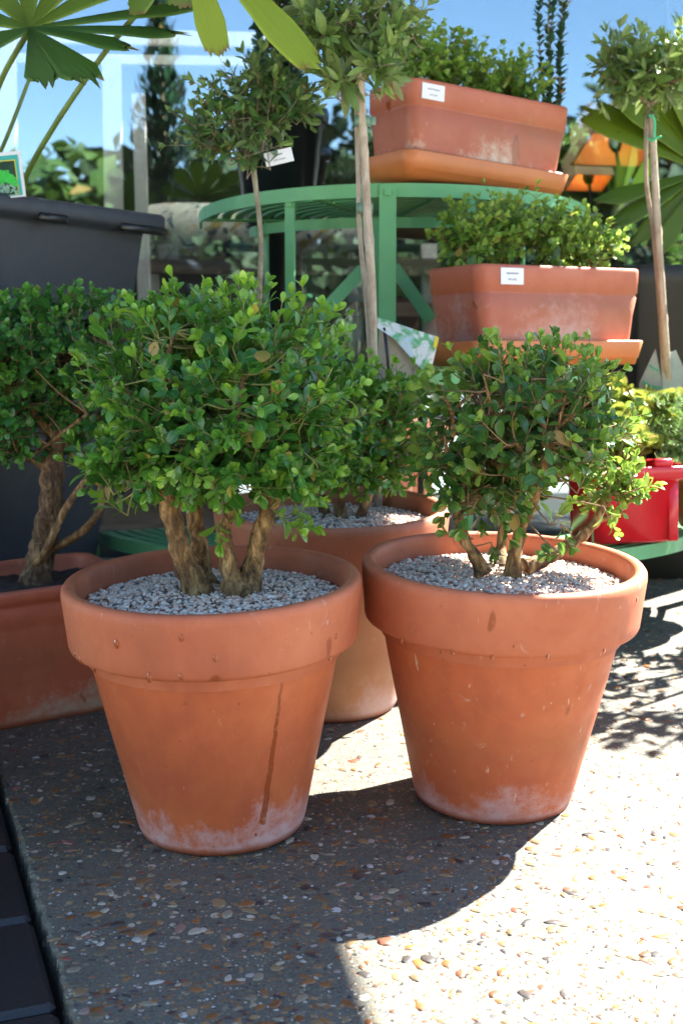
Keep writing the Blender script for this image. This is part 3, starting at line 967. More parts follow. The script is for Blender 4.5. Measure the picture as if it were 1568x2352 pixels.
def gravel(label, T, seed, n=4600):
    rng = random.Random(seed)
    mb = MB()
    # bed of soil just under the stones
    vs = [(0, 0, .318)]; fs = []
    for k in range(48):
        a = 2 * math.pi * k / 48; vs.append((.1775 * math.cos(a), .1775 * math.sin(a), .313))
    for k in range(48): fs.append((0, 1 + k, 1 + (k + 1) % 48))
    mb.add(vs, fs, .45)
    for i in range(n):
        rr = .178 * math.sqrt((i + .5) / n) ; a = i * 2.39996 + rng.gauss(0, .05)
        rr += rng.gauss(0, .0025)
        if rr > .1775: continue
        z = .322 + .012 * (1 - (rr / .176) ** 2) + rng.gauss(0, .0016)
        s = rng.choice((rng.uniform(.0016, .0026), rng.uniform(.0022, .0038)))
        rot = Matrix.Rotation(rng.random() * 6.28, 3, 'Z') @ Matrix.Rotation(rng.gauss(0, .45), 3, 'X')
        pebble(mb, (rr * math.cos(a), rr * math.sin(a), z), (s * 1.25, s * .95, s * .72), rng, rot=rot, ang=.10)
    o = mb.build('pea_gravel', M['gravel'], loc=T.location, rot=T.rotation_euler)
    return tag(o, label, 'gravel', kind='stuff')

g1, g2, g3 = G(511, 1888), G(1130, 1824), G(762, 1612)
drops1 = [(-.55, .315, .0075), (-.10, .330, .0065), (.10, .302, .006), (-.33, .2755, .008), (-.12, .279, .006), (.02, .268, .006), (.5, .268, .006),
          (-.98, .276, .006), (-1.06, .279, .005), (.95, .272, .005), (1.0, .3, .005), (.55, .048, .007), (.47, .03, .004)]
drops2 = [(-.86, .271, .005), (-.52, .270, .004), (-.44, .272, .0055), (-.17, .271, .005), (-.03, .288, .004), (.20, .274, .0045), (.66, .272, .004), (1.0, .331, .005)]
pot1 = pot('front left terracotta pot with a wet streak and white lime bloom round its foot', g1, R(4.0), R(-1.3), M['pot1'], M['rim1'], 3, drops1)
pot2 = pot('terracotta pot at right with its right edge in sunlight and scratches on the side', g2, R(4.0), R(1.3), M['pot2'], M['rim2'], 5, drops2)
pot3 = pot('paler terracotta pot standing behind, between the two front pots', g3, R(4.0), 0, M['pot3'], M['rim3'], 8, [])
gravel('pinkish grey pea gravel in the front left pot', pot1, 21)
gravel('sun dappled pea gravel in the right pot', pot2, 22)
gravel('sunlit pea gravel in the pot behind', pot3, 23, 3600)
def in_pot(T, x, y, z=.315):
    return Matrix.LocRotScale(T.location, T.rotation_euler, None) @ Vector((x, y, z))

# ------------------------------------------------------------------ rectangular planters
def planter(label, c, yaw, tx, ty, mat, traylabel, seed, label_off):
    L, Wd, H = .203, .090, .182
    rot = (tx, ty, yaw)
    T = empty('window_box', c, label, 'planter', rot, 'rectangular terracotta planters on the stand')
    mb = MB()
    b = .89
    loft(mb, [(L * b - .01, Wd * b - .008, .018, 0), (L * b, Wd * b, .022, .004), (L * .91, Wd * .91, .023, .03), (L * .945, Wd * .945, .024, .09), (L * .982, Wd * .98, .025, .1265),
              (L * .974, Wd * .965, .0245, .128), (L * .976, Wd * .967, .0245, .1325), (L * .99, Wd * .985, .025, .134), (L * 1.0, Wd * 1.0, .026, .174), (L * .998, Wd * .996, .026, .180), (L * .985, Wd * .97, .025, .182),
              (L * .965, Wd * .93, .022, .180), (L * .955, Wd * .91, .021, .172), (L * .94, Wd * .88, .02, .12)])
    mb.build('planter_body', mat, T)
    # price sticker near the left corner of the front
    mb = MB(); sx, sz = label_off
    box(mb, (sx, -Wd * .998 - .0012, sz), (.054, .0014, .031), None, .0006)
    st = mb.build('price_sticker', M['label'], T, smooth=False)
    mb = MB(); rng = random.Random(seed)
    for row, (n, z, w0) in enumerate(((10, .005, .026), (6, -.006, .016))):
        for k in range(n):
            box(mb, (sx + (-w0 / 2 + w0 * k / (n - 1)), -Wd * .998 - .0022, sz + z + rng.gauss(0, .0003)), (w0 / n * rng.uniform(.5, .85), .0004, rng.uniform(.0022, .0036)))
    mb.build('printed_text', M['ink'], st, smooth=False)
    mb = MB(); loft(mb, [(L * .935, Wd * .88, .018, .150), (L * .9, Wd * .8, .018, .156)])
    so = mb.build('potting_soil', M['dirt'], loc=c, rot=rot); tag(so, 'dark potting soil inside ' + label.split(' with')[0], 'soil', kind='stuff')
    # drip tray
    tb = empty('drip_tray', Vector(c), traylabel, 'tray', rot, 'orange drip trays')
    mb = MB(); z0 = -.006
    loft(mb, [(L * .97, Wd * .97, .02, z0), (L * .985, Wd * 1.0, .022, z0 + .012), (L * 1.0, Wd * 1.02, .024, z0 + .014), (L * 1.035, Wd * 1.10, .028, z0 + .045), (L * 1.03, Wd * 1.09, .028, z0 + .047),
              (L * 1.005, Wd * 1.06, .026, z0 + .044), (L * .97, Wd * 1.0, .022, z0 + .005)])
    mb.build('tray_body', M['tray'], tb)
    return T
up = planter('upper terracotta planter tipped to the right with a price sticker by its left corner', (.2604, 2.9163, .988), R(29.9), R(-.8), R(3.9), M['plant_up'],
             'orange drip tray under the upper planter, on the top tier', 61, (-.152, .158))
lo = planter('lower terracotta planter with a sunlit rim and scuffed white marks', (.3829, 2.6941, .624), R(30.9), R(-1.2), R(.1), M['plant_lo'],
             'orange drip tray under the lower planter, on the middle tier', 62, (-.128, .160))
mb = MB(); q_ = random.Random(2)

# long trough at the left
a, b_ = G(0, 1680), G(225, 1635)
dr = Vector((b_.x - a.x, b_.y - a.y, 0)).normalized()
nb = Vector((-dr.y, dr.x, 0))
TL, TWd, THt = .40, .115, .238
c = Vector((b_.x, b_.y, 0)) - dr * (TL * .93 - .05) + nb * (TWd * .9)
c.z = gz(c.y) + .001
yaw = math.atan2(dr.y, dr.x)
T = empty('terracotta_trough', c, 'long weathered terracotta trough cut by the left edge of the picture', 'planter', (R(3.2), R(-1.5), yaw))
mb = MB(); L, Wd = TL, TWd
loft(mb, [(L * .9 - .01, Wd * .86, .02, 0), (L * .91, Wd * .88, .022, .004), (L * .93, Wd * .91, .024, .06), (L * .95, Wd * .95, .026, .168), (L * .955, Wd * .96, .026, .176), (L * .975, Wd * 1.0, .028, .186),
          (L * .978, Wd * 1.005, .028, .205), (L * .965, Wd * .985, .028, .209), (L * .968, Wd * .99, .028, .214), (L * 1.0, Wd * 1.05, .03, .221), (L * 1.002, Wd * 1.055, .03, .234), (L * .996, Wd * 1.04, .03, .238), (L * .965, Wd * .93, .026, .238), (L * .955, Wd * .9, .024, .232), (L * .95, Wd * .88, .022, .17)])
mb.build('trough_body', M['trough'], T)
mb = MB(); rng = random.Random(5)
nx, ny = 60, 20
vs = [(-L * .948 + 2 * L * .948 * i / nx, -Wd * .885 + 2 * Wd * .885 * j / ny, .212 + rng.gauss(0, .0028)) for i in range(nx + 1) for j in range(ny + 1)]
fs = [(i * (ny + 1) + j, (i + 1) * (ny + 1) + j, (i + 1) * (ny + 1) + j + 1, i * (ny + 1) + j + 1) for i in range(nx) for j in range(ny)]
mb.add(vs, fs)
so = mb.build('trough_soil', M['dirt'], loc=c, rot=T.rotation_euler); tag(so, 'dark brown soil in the long trough', 'soil', kind='stuff')

# tall slate planter behind it, with the palm
cr = P(372, 500, 2.78); cl = P(0, 452, 2.44)
dr = Vector((cr.x - cl.x, cr.y - cl.y, 0)).normalized(); nb = Vector((-dr.y, dr.x, 0))
HX = .29; zt = .925
c = Vector((cr.x, cr.y, 0)) - dr * HX + nb * HX
c.z = gz(c.y)
H = zt - c.z
T = empty('tall_planter', c, 'tall tapered slate grey planter holding the fan palm behind the trough', 'planter', (0, R(1.2), math.atan2(dr.y, dr.x)))
mb = MB()
loft(mb, [(HX * .58, HX * .58, .012, 0), (HX * .62, HX * .62, .012, .1), (HX * .885, HX * .885, .012, H - .045), (HX * .89, HX * .89, .012, H - .036), (HX * .99, HX * .99, .014, H - .034), (HX, HX, .015, H - .026), (HX, HX, .015, H - .006), (HX * .985, HX * .985, .014, H),
          (HX * .89, HX * .89, .012, H - .001), (HX * .87, HX * .87, .012, H - .01), (HX * .84, HX * .84, .012, H - .06)])
mb.build('planter_body', M['blackpl'], T)
for xa, ln in ((-.02, .07), (.22, .13)):  # raised black boxes paint in the shade of recesses under the lip
    mb = MB(); box(mb, (xa, -HX * .992 - .001, H - .034), (ln, .012, .016), None, .003); mb.build('lip_shade_box', M['blackpot'], T)
mb = MB(); rng = random.Random(9)
for k in range(26):
    pass
TP = T

# nursery pots that carry the three little standards
def nursery(c, r, h, label, mat):
    o_ = MB()
    lathe(o_, [(0, .003), (r * .74, .003), (r * .76, 0), (r * .95, h * .9), (r * 1.03, h * .9), (r * 1.05, h * .93), (r * 1.05, h), (r * .97, h), (r * .94, h * .9), (0, h * .88)], 40)
    q = o_.build('nursery_pot', mat, loc=c); tag(q, label, 'plant pot')
    return q

# tall black vase with the columnar shrub
c = P(655, 780, 3.28); c = Vector((P(640, 500, 3.28).x, 3.28, gz(3.28)))
T = empty('tall_black_pot', c, 'glossy black pot raised on a slim black pedestal behind the left end of the stand', 'plant pot')
H = P(655, 252, 3.28).z - c.z
mb = MB()
hb = .93 - c.z
lathe(mb, [(0, hb + .004), (.076, hb), (.08, hb + .006), (.108, H - .035), (.112, H - .034), (.118, H - .03), (.12, H - .022), (.12, H - .006), (.117, H), (.108, H), (.105, H - .03), (0, H - .035)], 64)
mb.build('pot_body', M['blackpot'], T)
mb = MB(); lathe(mb, [(0, 0), (.075, 0), (.075, .02), (.036, .03), (.034, hb * .5), (.034, hb - .02), (.06, hb - .002), (0, hb - .001)], 40); mb.build('pedestal', M['blackpot'], T)
H = H - .01
CB = c + Vector((0, 0, H - .04))

# red pot on the lowest tier
c = Vector((.572, 2.73, .264))
T = empty('red_pot', c, 'bright red plastic trough with a wide lip on the lowest tier at right', 'plant pot', (0, 0, R(17)))
mb = MB()
RX = .104
loft(mb, [(RX - .018, .060, .026, 0), (RX - .012, .066, .029, .005), (RX - .005, .073, .032, .125), (RX + .002, .08, .033, .127), (RX + .006, .084, .035, .131), (RX + .008, .086, .036, .152), (RX + .006, .084, .034, .155), (RX - .002, .076, .029, .154), (RX - .004, .074, .028, .15), (RX - .008, .07, .026, .12)])
mb.build('pot_body', M['red'], T)
for sx in (.075,):
    mb = MB(); box(mb, (sx, -.0715, .062), (.022, .006, .118), Matrix.Rotation(R(-3.2), 3, 'X'), .002); mb.build('ridge', M['red'], T)
mb = MB(); box(mb, (.045, -.078, .162), (.04, .012, .016), None, .003); mb.build('lip_tab', M['red'], T)
c2 = Vector((.80, 2.92, .264))
T2 = empty('small_terracotta_pot', c2, 'small orange terracotta pot beside the red trough, mostly cut off by the right edge', 'flower pot')
mb = MB(); lathe(mb, [(0, .003), (.06, 0), (.062, .004), (.075, .10), (.088, .10), (.09, .104), (.092, .14), (.088, .143), (.082, .14), (.078, .1), (0, .11)], 48); mb.build('pot_body', M['tray'], T2)

mb = MB()
p0 = P(1450, 610, 3.25); p1 = P(1680, 850, 3.25)
cx = cx_ch = (p0.x + p1.x) / 2
z0_ = gz(3.2); z1_ = p0.z
loft(mb, [((p1.x - p0.x) / 2 * .9, .16, .01, 0), ((p1.x - p0.x) / 2 * .98, .18, .01, z1_ - z0_ - .05), ((p1.x - p0.x) / 2, .19, .01, z1_ - z0_ - .045), ((p1.x - p0.x) / 2, .19, .01, z1_ - z0_), ((p1.x - p0.x) / 2 * .93, .17, .01, z1_ - z0_), ((p1.x - p0.x) / 2 * .92, .165, .01, z1_ - z0_ - .06)])
o = mb.build('charcoal_planter', M['greybox'], loc=(cx, 3.38, z0_)); tag(o, 'plain charcoal box planter in the dark behind the right hand standard', 'planter')

# ------------------------------------------------------------------ plants
def branch(mb, ctrl, seg=10, bump=.12, rng=None, n=26):
    pts, rr = spline(ctrl, n)
    tube(mb, pts, rr, seg, bump, rng)
    return pts

def px_ctrl(lst, Y0):
    out = []
    for px, py, dy, rpx in lst:
        p = P(px, py, Y0 + dy)
        out.append((*p, rpx / FPX * (Y0 + dy)))
    return out

def envelope_dir(rng):
    v = Vector((rng.gauss(0, 1), rng.gauss(0, 1), rng.gauss(0, 1)))
    return v.normalized()

def fill_bush(lv, tw, center, rad, n, anchors, rng, leafL, npair=(4, 6), L=(.04, .075), tint=0.0, pw=2.6, up=.35, inner=.25, zmin=None, lump=.1, wd=1.0, open_=.9, twr=.0016, whorl=2):
    ph = [rng.random() * 6.28 for _ in range(6)]
    for i in range(n):
        d = envelope_dir(rng)
        e = (abs(d.x) ** pw + abs(d.y) ** pw + abs(d.z) ** pw) ** (-1 / pw)
        k = 1 + lump * (math.sin(4 * d.x + ph[0]) * math.sin(5 * d.z + ph[1]) + .7 * math.sin(9 * d.x + ph[2] + 5 * d.y) * math.sin(8 * d.z + ph[3]))
        s = e * k * (rng.uniform(.35, .75) if rng.random() < inner else rng.uniform(.8, 1.0))
        tip = center + Vector((d.x * rad[0], d.y * rad[1], d.z * rad[2])) * s
        if zmin is not None and tip.z < zmin: continue
        out = Vector((d.x / rad[0], d.y / rad[1], d.z / rad[2])).normalized()
        dd = (out + Vector((0, 0, up)) + rv(rng, .3)).normalized()
        Ls = rng.uniform(*L)
        base = tip - dd * Ls * .9
        a = nearest(anchors, base)
        twig_to(tw, a, base, twr, twr * .6, rng, .15, 0)
        top = max(0, d.z)
        shoot(lv, tw, base, dd, Ls, rng.randint(*npair), leafL * rng.uniform(.85, 1.15), rng,
              min(1, max(0, tint + .30 * top * rng.random() + (.35 if rng.random() < .12 else 0) - .06)), wd, open_=open_, whorl=whorl)

# --- bush in the front left pot
rng = random.Random(101)
base = in_pot(pot1, 0, 0, .30)
T = empty('boxwood_shrub', in_pot(pot1, 0, 0, .318), 'dense rounded boxwood with four thick stems in the front left pot', 'shrub', group='boxwoods in terracotta pots')
O = T.location.copy()
def sub(c): return [(x - O.x, y - O.y, z - O.z, r) for x, y, z, r in c]
Yb = O.y
stems = [
    [(458, 1376, .0, 32), (432, 1310, .0, 27), (408, 1240, 0, 25), (394, 1190, .0, 23), (375, 1110, .0, 22), (340, 1010, .01, 14), (300, 900, .02, 8)],
    [(472, 1358, .04, 27), (462, 1290, .045, 22), (453, 1220, .055, 20), (440, 1130, .06, 20), (430, 1000, .07, 14), (440, 850, .06, 8)],
    [(545, 1370, -.01, 30), (527, 1310, -.01, 21), (516, 1250, -.01, 18), (520, 1200, -.01, 15), (535, 1160, -.005, 13), (500, 1080, .0, 10), (490, 960, .0, 7)],
    [(562, 1364, .0, 28), (583, 1290, .005, 22), (600, 1220, .01, 20), (620, 1150, .02, 22), (610, 1080, .02, 17), (660, 980, .03, 12), (700, 850, .03, 8)],
]
anchors = []
for st in stems:
    mb = MB()
    pts = branch(mb, sub(px_ctrl(st, Yb)), 30, .30, rng, 90)
    anchors += pts[36::2]
    mb.build('trunk', M['bark'], T)
mb = MB()
extra = [[(610, 1120, .02, 14), (570, 1080, .0, 12), (545, 1060, -.03, 10), (480, 1010, -.06, 6)], [(650, 1010, .03, 12), (700, 960, .0, 9), (760, 900, -.01, 6)], [(380, 1120, 0, 14), (300, 1080, -.03, 9), (240, 1040, -.03, 6)],
         [(440, 1000, .07, 12), (520, 880, .08, 8), (600, 780, .06, 5)], [(640, 1100, .02, 10), (690, 1120, -.02, 8), (730, 1090, -.04, 5)], [(430, 1000, .05, 10), (380, 880, -.05, 7), (400, 760, -.06, 5)], [(500, 1080, 0, 8), (540, 980, -.09, 6), (560, 860, -.10, 5)]]
for ex in extra:
    anchors += branch(mb, sub(px_ctrl(ex, Yb)), 8, .14, rng, 14)[4:]
mb.build('branch', M['barkd'], T)
lv, tw = Leaves(BOX_LEAF), MB()
C1 = P(512, 925, Yb) - O
fill_bush(lv, tw, C1, (.182, .17, .138), 350, anchors, rng, .0285, zmin=(P(500, 1180, Yb) - O).z, up=.3, lump=.10)
fill_bush(lv, tw, P(325, 1070, Yb - .02) - O, (.070, .09, .045), 36, anchors, rng, .030, up=.1)
fill_bush(lv, tw, P(560, 1085, Yb - .06) - O, (.12, .08, .05), 46, anchors, rng, .0305, up=-.1)
fill_bush(lv, tw, P(520, 740, Yb) - O, (.12, .11, .035), 42, anchors, rng, .028, up=.9, tint=.3)
for px, py, dx, dz, L_, t in ((425, 690, -.1, 1, .055, .45), (455, 700, .3, 1, .05, .5), (405, 710, -.35, 1, .05, .4), (505, 715, .25, 1, .04, .45), (700, 745, -.25, 1, .07, .5), (690, 740, .2, 1, .06, .5), (735, 770, .5, 1, .05, .45),
                              (760, 800, .6, .8, .05, .6), (195, 1080, -.9, .35, .05, .35), (250, 1160, -.6, .4, .05, .4), (235, 850, -.7, .7, .05, .4), (800, 890, .8, .6, .05, .6), (830, 960, .9, .2, .05, .6),
                              (725, 1045, .7, -.1, .05, .65), (480, 1085, .1, .5, .04, .5), (505, 1230, .1, -.5, .035, .5), (690, 1180, .9, .2, .06, .5), (700, 1215, .9, -.1, .055, .5), (660, 1200, .6, -.5, .05, .4), (545, 795, 0, .6, .05, .75)):
    p = P(px, py, Yb - .03 + rng.gauss(0, .03)) - O
    dd = Vector((dx, -.25, dz)).normalized()
    twig_to(tw, nearest(anchors, p), p - dd * L_ * .6, .0016, .001, rng)
    shoot(lv, tw, p - dd * L_ * .6, dd, L_, 5, .028, rng, t)
tw.build('twigs', M['twig'], T)
lv.build('foliage', M['box1'], T)

# --- bush in the right pot
rng = random.Random(202)
T = empty('boxwood_shrub', in_pot(pot2, 0, 0, .318), 'open boxwood with a forked main branch in the sunlit right pot', 'shrub', group='boxwoods in terracotta pots')
O = T.location.copy(); Yb = O.y - .01
stems = [
    [(1178, 1330, 0, 22), (1180, 1290, 0, 17), (1195, 1220, 0, 14), (1225, 1150, -.01, 12), (1240, 1090, -.02, 10), (1258, 1040, -.03, 10), (1280, 980, -.03, 5), (1300, 900, -.03, 2)],
    [(1112, 1318, -.01, 18), (1095, 1285, -.01, 15), (1068, 1240, -.02, 13), (1050, 1180, -.02, 11), (1040, 1100, -.02, 7), (1020, 1000, -.03, 3)],
    [(1205, 1305, .02, 17), (1250, 1285, .03, 15), (1310, 1250, .04, 14), (1365, 1200, .05, 12), (1400, 1130, .05, 9), (1425, 1085, .05, 5), (1440, 1040, .05, 2)],
    [(1150, 1305, .06, 15), (1152, 1240, .08, 12), (1160, 1150, .08, 14), (1150, 1060, .08, 11), (1130, 960, .07, 6), (1110, 880, .06, 2)],
]
anchors = []
for st in stems:
    mb = MB(); pts = branch(mb, sub(px_ctrl(st, Yb)), 22, .26, rng, 70); anchors += pts[24::2]
    mb.build('trunk', M['bark'], T)
mb = MB()
for ex in ([(1240, 1095, -.02, 10), (1205, 1050, -.05, 7), (1185, 1015, -.07, 4)], [(1365, 1200, .05, 8), (1420, 1175, .05, 6), (1465, 1130, .05, 4)], [(1120, 960, .07, 7), (1125, 930, -.05, 5), (1110, 860, -.07, 2)],
           [(1040, 1000, -.03, 7), (1035, 940, -.06, 5), (1015, 910, -.08, 2.5)], [(1035, 950, -.06, 5), (1060, 925, -.08, 4), (1085, 905, -.09, 3)], [(1130, 1080, .05, 8), (1120, 1000, -.02, 5), (1105, 930, -.04, 2)],
           [(1280, 980, -.03, 6), (1330, 940, -.02, 4), (1380, 900, 0, 2)], [(1258, 1040, -.03, 6), (1240, 940, -.06, 4), (1220, 870, -.07, 2)], [(1400, 1130, .05, 5), (1390, 1020, .03, 4), (1370, 930, .02, 2)]):
    anchors += branch(mb, sub(px_ctrl(ex, Yb)), 7, .12, rng, 12)[3:]
mb.build('branch', M['bark'], T)
lv, tw = Leaves(BOX_LEAF), MB()
fill_bush(lv, tw, P(1170, 975, Yb + .01) - O, (.135, .125, .105), 145, anchors, rng, .0305, up=.3, lump=.14, npair=(3, 5), L=(.04, .07))
fill_bush(lv, tw, P(1330, 985, Yb + .02) - O, (.085, .09, .085), 50, anchors, rng, .0275, up=.4, tint=.15, npair=(3, 5))
fill_bush(lv, tw, P(1095, 1125, Yb + .0) - O, (.078, .08, .058), 42, anchors, rng, .030, up=.05, npair=(3, 5))
fill_bush(lv, tw, P(1420, 1120, Yb + .05) - O, (.05, .05, .05), 30, anchors, rng, .023, up=.4, tint=.35, npair=(3, 5), L=(.03, .05))
fill_bush(lv, tw, P(1230, 845, Yb) - O, (.115, .09, .026), 40, anchors, rng, .0255, up=.9, tint=.4, npair=(3, 5))
for px, py, dx, dz, L_, t in ((1150, 830, -.2, 1, .05, .5), (1240, 820, -.2, 1, .05, .55), (1300, 825, .1, 1, .05, .6), (1340, 850, .3, 1, .05, .6), (1185, 1000, .1, 1, .03, .5), (1200, 1085, -.7, -.1, .03, .8), (1280, 1180, .2, .5, .035, .75),
                              (1270, 1270, -.3, .1, .03, .1), (1300, 1230, .3, -.6, .03, .1), (1470, 1120, .9, .4, .04, .7), (1400, 1195, .3, -.7, .035, .6), (1130, 1265, .1, -1, .02, .1), (1055, 1235, -.9, .1, .035, .1), (1345, 1090, .3, .8, .05, .5), (965, 1030, -.8, .3, .05, .2), (985, 1010, -.7, .5, .05, .2)):
    p = P(px, py, Yb - .03 + rng.gauss(0, .03)) - O
    dd = Vector((dx, -.25, dz)).normalized()
    twig_to(tw, nearest(anchors, p), p - dd * L_ * .6, .0015, .001, rng)
    shoot(lv, tw, p - dd * L_ * .6, dd, L_, 4, .027, rng, t)
tw.build('twigs', M['twigb'], T)
lv.build('foliage', M['box2'], T)

# --- bush in the rear pot
rng = random.Random(303)
T = empty('boxwood_shrub', in_pot(pot3, 0, 0, .318), 'shaded boxwood in the rear pot, half hidden between the two front boxwoods', 'shrub', group='boxwoods in terracotta pots')
O = T.location.copy(); Yb = O.y
anchors = []
for st in ([(785, 1228, 0, 20), (782, 1180, 0, 15), (775, 1120, 0, 12), (770, 1020, 0, 8), (780, 930, 0, 5)], [(812, 1224, .01, 18), (830, 1180, .01, 12), (855, 1110, .01, 10), (880, 1040, .01, 8), (890, 950, .01, 5)],
           [(760, 1224, .03, 17), (740, 1160, .03, 13), (720, 1080, .03, 10), (710, 960, .03, 6)]):
    mb = MB(); pts = branch(mb, sub(px_ctrl(st, Yb)), 10, .14, rng, 24); anchors += pts[6:]; mb.build('trunk', M['barkd'], T)
mb = MB()
for ex in ([(855, 1110, .01, 7), (900, 1075, .0, 6), (930, 1040, 0, 4)],): anchors += branch(mb, sub(px_ctrl(ex, Yb)), 7, .12, rng, 10)[3:]
mb.build('branch', M['bark'], T)
lv, tw = Leaves(BOX_LEAF), MB()
fill_bush(lv, tw, P(830, 1000, Yb) - O, (.125, .12, .105), 190, anchors, rng, .026, up=.35, tint=.05, zmin=(P(830, 1135, Yb) - O).z)
fill_bush(lv, tw, P(880, 880, Yb) - O, (.085, .08, .03), 34, anchors, rng, .025, up=.9, tint=.4)
tw.build('twigs', M['twig'], T)
lv.build('foliage', M['box1'], T)

# --- bonsai-like boxwood in the trough
rng = random.Random(404)
bp = P(88, 1335, 2.36)
T = empty('boxwood_shrub', bp, 'small leaved flat topped boxwood on a bare brown trunk in the long trough', 'shrub', group='boxwoods in terracotta pots')
O = T.location.copy(); Yb = O.y
anchors = []
mb = MB()
pts = branch(mb, sub(px_ctrl([(85, 1345, 0, 32), (90, 1290, 0, 30), (108, 1210, 0, 29), (118, 1130, 0, 27), (120, 1070, 0, 26), (130, 1000, 0, 20), (150, 900, 0, 13), (160, 800, 0, 8)], Yb)), 24, .26, rng, 80)
anchors += pts[46::2]
mb.build('trunk', M['barkd'], T)
for ex in ([(78, 1300, -.02, 8), (105, 1265, -.03, 9), (150, 1170, -.04, 9), (190, 1110, -.04, 7), (230, 1060, -.03, 5)], [(112, 1265, .0, 9), (160, 1240, -.01, 10), (205, 1205, -.02, 9), (232, 1160, -.02, 8), (230, 1110, -.02, 6), (215, 1060, -.01, 5)],
           [(115, 1085, 0, 9), (80, 1060, -.02, 7), (50, 1050, -.02, 5)], [(50, 1062, -.03, 4), (110, 1020, -.05, 4), (200, 950, -.08, 4)], [(130, 1010, 0, 12), (60, 930, -.03, 9), (-10, 850, -.04, 6)], [(135, 990, 0, 12), (210, 900, -.02, 9), (270, 800, -.03, 6)], [(125, 1040, 0, 10), (170, 1000, .05, 8), (260, 930, .06, 5)]):
    mb = MB(); anchors += branch(mb, sub(px_ctrl(ex, Yb)), 8, .13, rng, 16)[8:]; mb.build('branch', M['bark'], T)
lv, tw = Leaves(BOX_LO), MB()
fill_bush(lv, tw, P(120, 790, Yb) - O, (.19, .15, .088), 440, anchors, rng, .022, up=.5, pw=3, tint=.08, lump=.06, L=(.03, .055), npair=(4, 6))
fill_bush(lv, tw, P(40, 960, Yb) - O, (.13, .10, .075), 140, anchors, rng, .0205, up=.2, L=(.03, .055))
fill_bush(lv, tw, P(190, 960, Yb + .03) - O, (.09, .08, .06), 56, anchors, rng, .0205, up=.1, L=(.03, .05))
tw.build('twigs', M['twigb'], T)
lv.build('foliage', M['box4'], T)

# --- hedges in the two window boxes
def box_hedge(PT, label, seed, ctop, zhi, plants, leafL, mat, young_tint):
    Mx = Matrix.LocRotScale(PT.location, PT.rotation_euler, None)
    for k, (x, y, h, wdt, lb) in enumerate(plants):
        rng = random.Random(seed + k)
        T = empty('hedge_plant', Mx @ Vector((x, y, .156)), lb, 'shrub', PT.rotation_euler, label)
        anchors = []
        mb = MB()
        pts, rr = spline([(0, 0, -.01, .0038), (rng.gauss(0, .006), 0, h * .35, .003), (rng.gauss(0, .008), rng.gauss(0, .006), h * .7, .0022), (rng.gauss(0, .01), 0, h * .92, .001)], 16)
        tube(mb, pts, rr, 7, .1, rng); anchors += pts[4:]
        for s in (-1, 1):
            b0 = pts[5 + (s > 0) * 2]
            e_ = b0 + Vector((s * wdt * .6, rng.gauss(0, .02), h * .35))
            pp, rr = spline([(*b0, .0024), (*(b0.lerp(e_, .5) + Vector((0, 0, -.01))), .0018), (*e_, .001)], 8)
            tube(mb, pp, rr, 6, .1, rng); anchors += pp[3:]
        mb.build('stem', M['bark'], T)
        lv, tw = Leaves(BOX_LO), MB()
        fill_bush(lv, tw, Vector((0, 0, h * .62)), (wdt, .075, h * .42), int(84 * wdt / .07), anchors, rng, leafL, up=.55, tint=young_tint, L=(.03, .055), npair=(3, 5), lump=.15, twr=.0012)  # tint moves the leaves toward their young colour
        tw.build('twigs', M['twig'], T); lv.build('foliage', mat, T)
box_hedge(up, 'small hedge plants in the upper planter', 500, 0, 0,
          [(-.155, .0, .15, .062, 'bushy hedge plant at the left end of the upper planter'), (-.065, .005, .150, .066, 'second hedge plant from the left in the upper planter'),
           (.03, 0, .135, .066, 'third hedge plant from the left in the upper planter'), (.12, .005, .13, .06, 'hedge plant beside the tall twigs in the upper planter')], .021, M['hedge'], .22)
box_hedge(lo, 'small hedge plants in the lower planter', 540, 0, 0,
          [(-.165, .0, .155, .06, 'hedge plant overhanging the left end of the lower planter'), (-.075, 0, .165, .065, 'hedge plant with a bare orange stem in the lower planter'),
           (.03, 0, .155, .064, 'hedge plant right of the bare orange stem in the lower planter'), (.135, 0, .135, .062, 'sunlit glossy hedge plant at the right end of the lower planter')], .020, M['hedge'], .2)

Mx = Matrix.LocRotScale(up.location, up.rotation_euler, None)
pb = Mx @ Vector((.165, .02, .156))
T = empty('columnar_holly', pb, 'tall thin upright twigs with small dark leaves at the right end of the upper planter', 'shrub')
rng = random.Random(77)
lv, tw = Leaves(HOLLY_LEAF), MB()
for x0, x1, y1 in ((1248, 1238, -40), (1262, 1262, -60), (1272, 1290, -30), (1255, 1275, -40), (1280, 1302, -20)):
    a = pb; e_ = P(x1, y1, pb.y + rng.gauss(0, .02)); s = P(x0, 250, pb.y)
    pts, rr = spline([(0, 0, -.01, .003), (*(s - pb), .0024), (*(s.lerp(e_, .5) - pb + rv(rng, .006)), .0018), (*(e_ - pb), .001)], 30)
    mb = MB(); tube(mb, pts, rr, 6, .08, rng); mb.build('stem', M['barkg'], T)
    for i in range(3, 31):
        for k in range(3):
            an = rng.random() * 6.28
            d = Vector((math.cos(an), math.sin(an), rng.uniform(.6, 1.6)))
            lv.put(pts[i], d, Vector((-math.cos(an), -math.sin(an), 1)), rng.uniform(.016, .026), 1.0, .1 * rng.random())
lv.build('foliage', M['holly'], T)

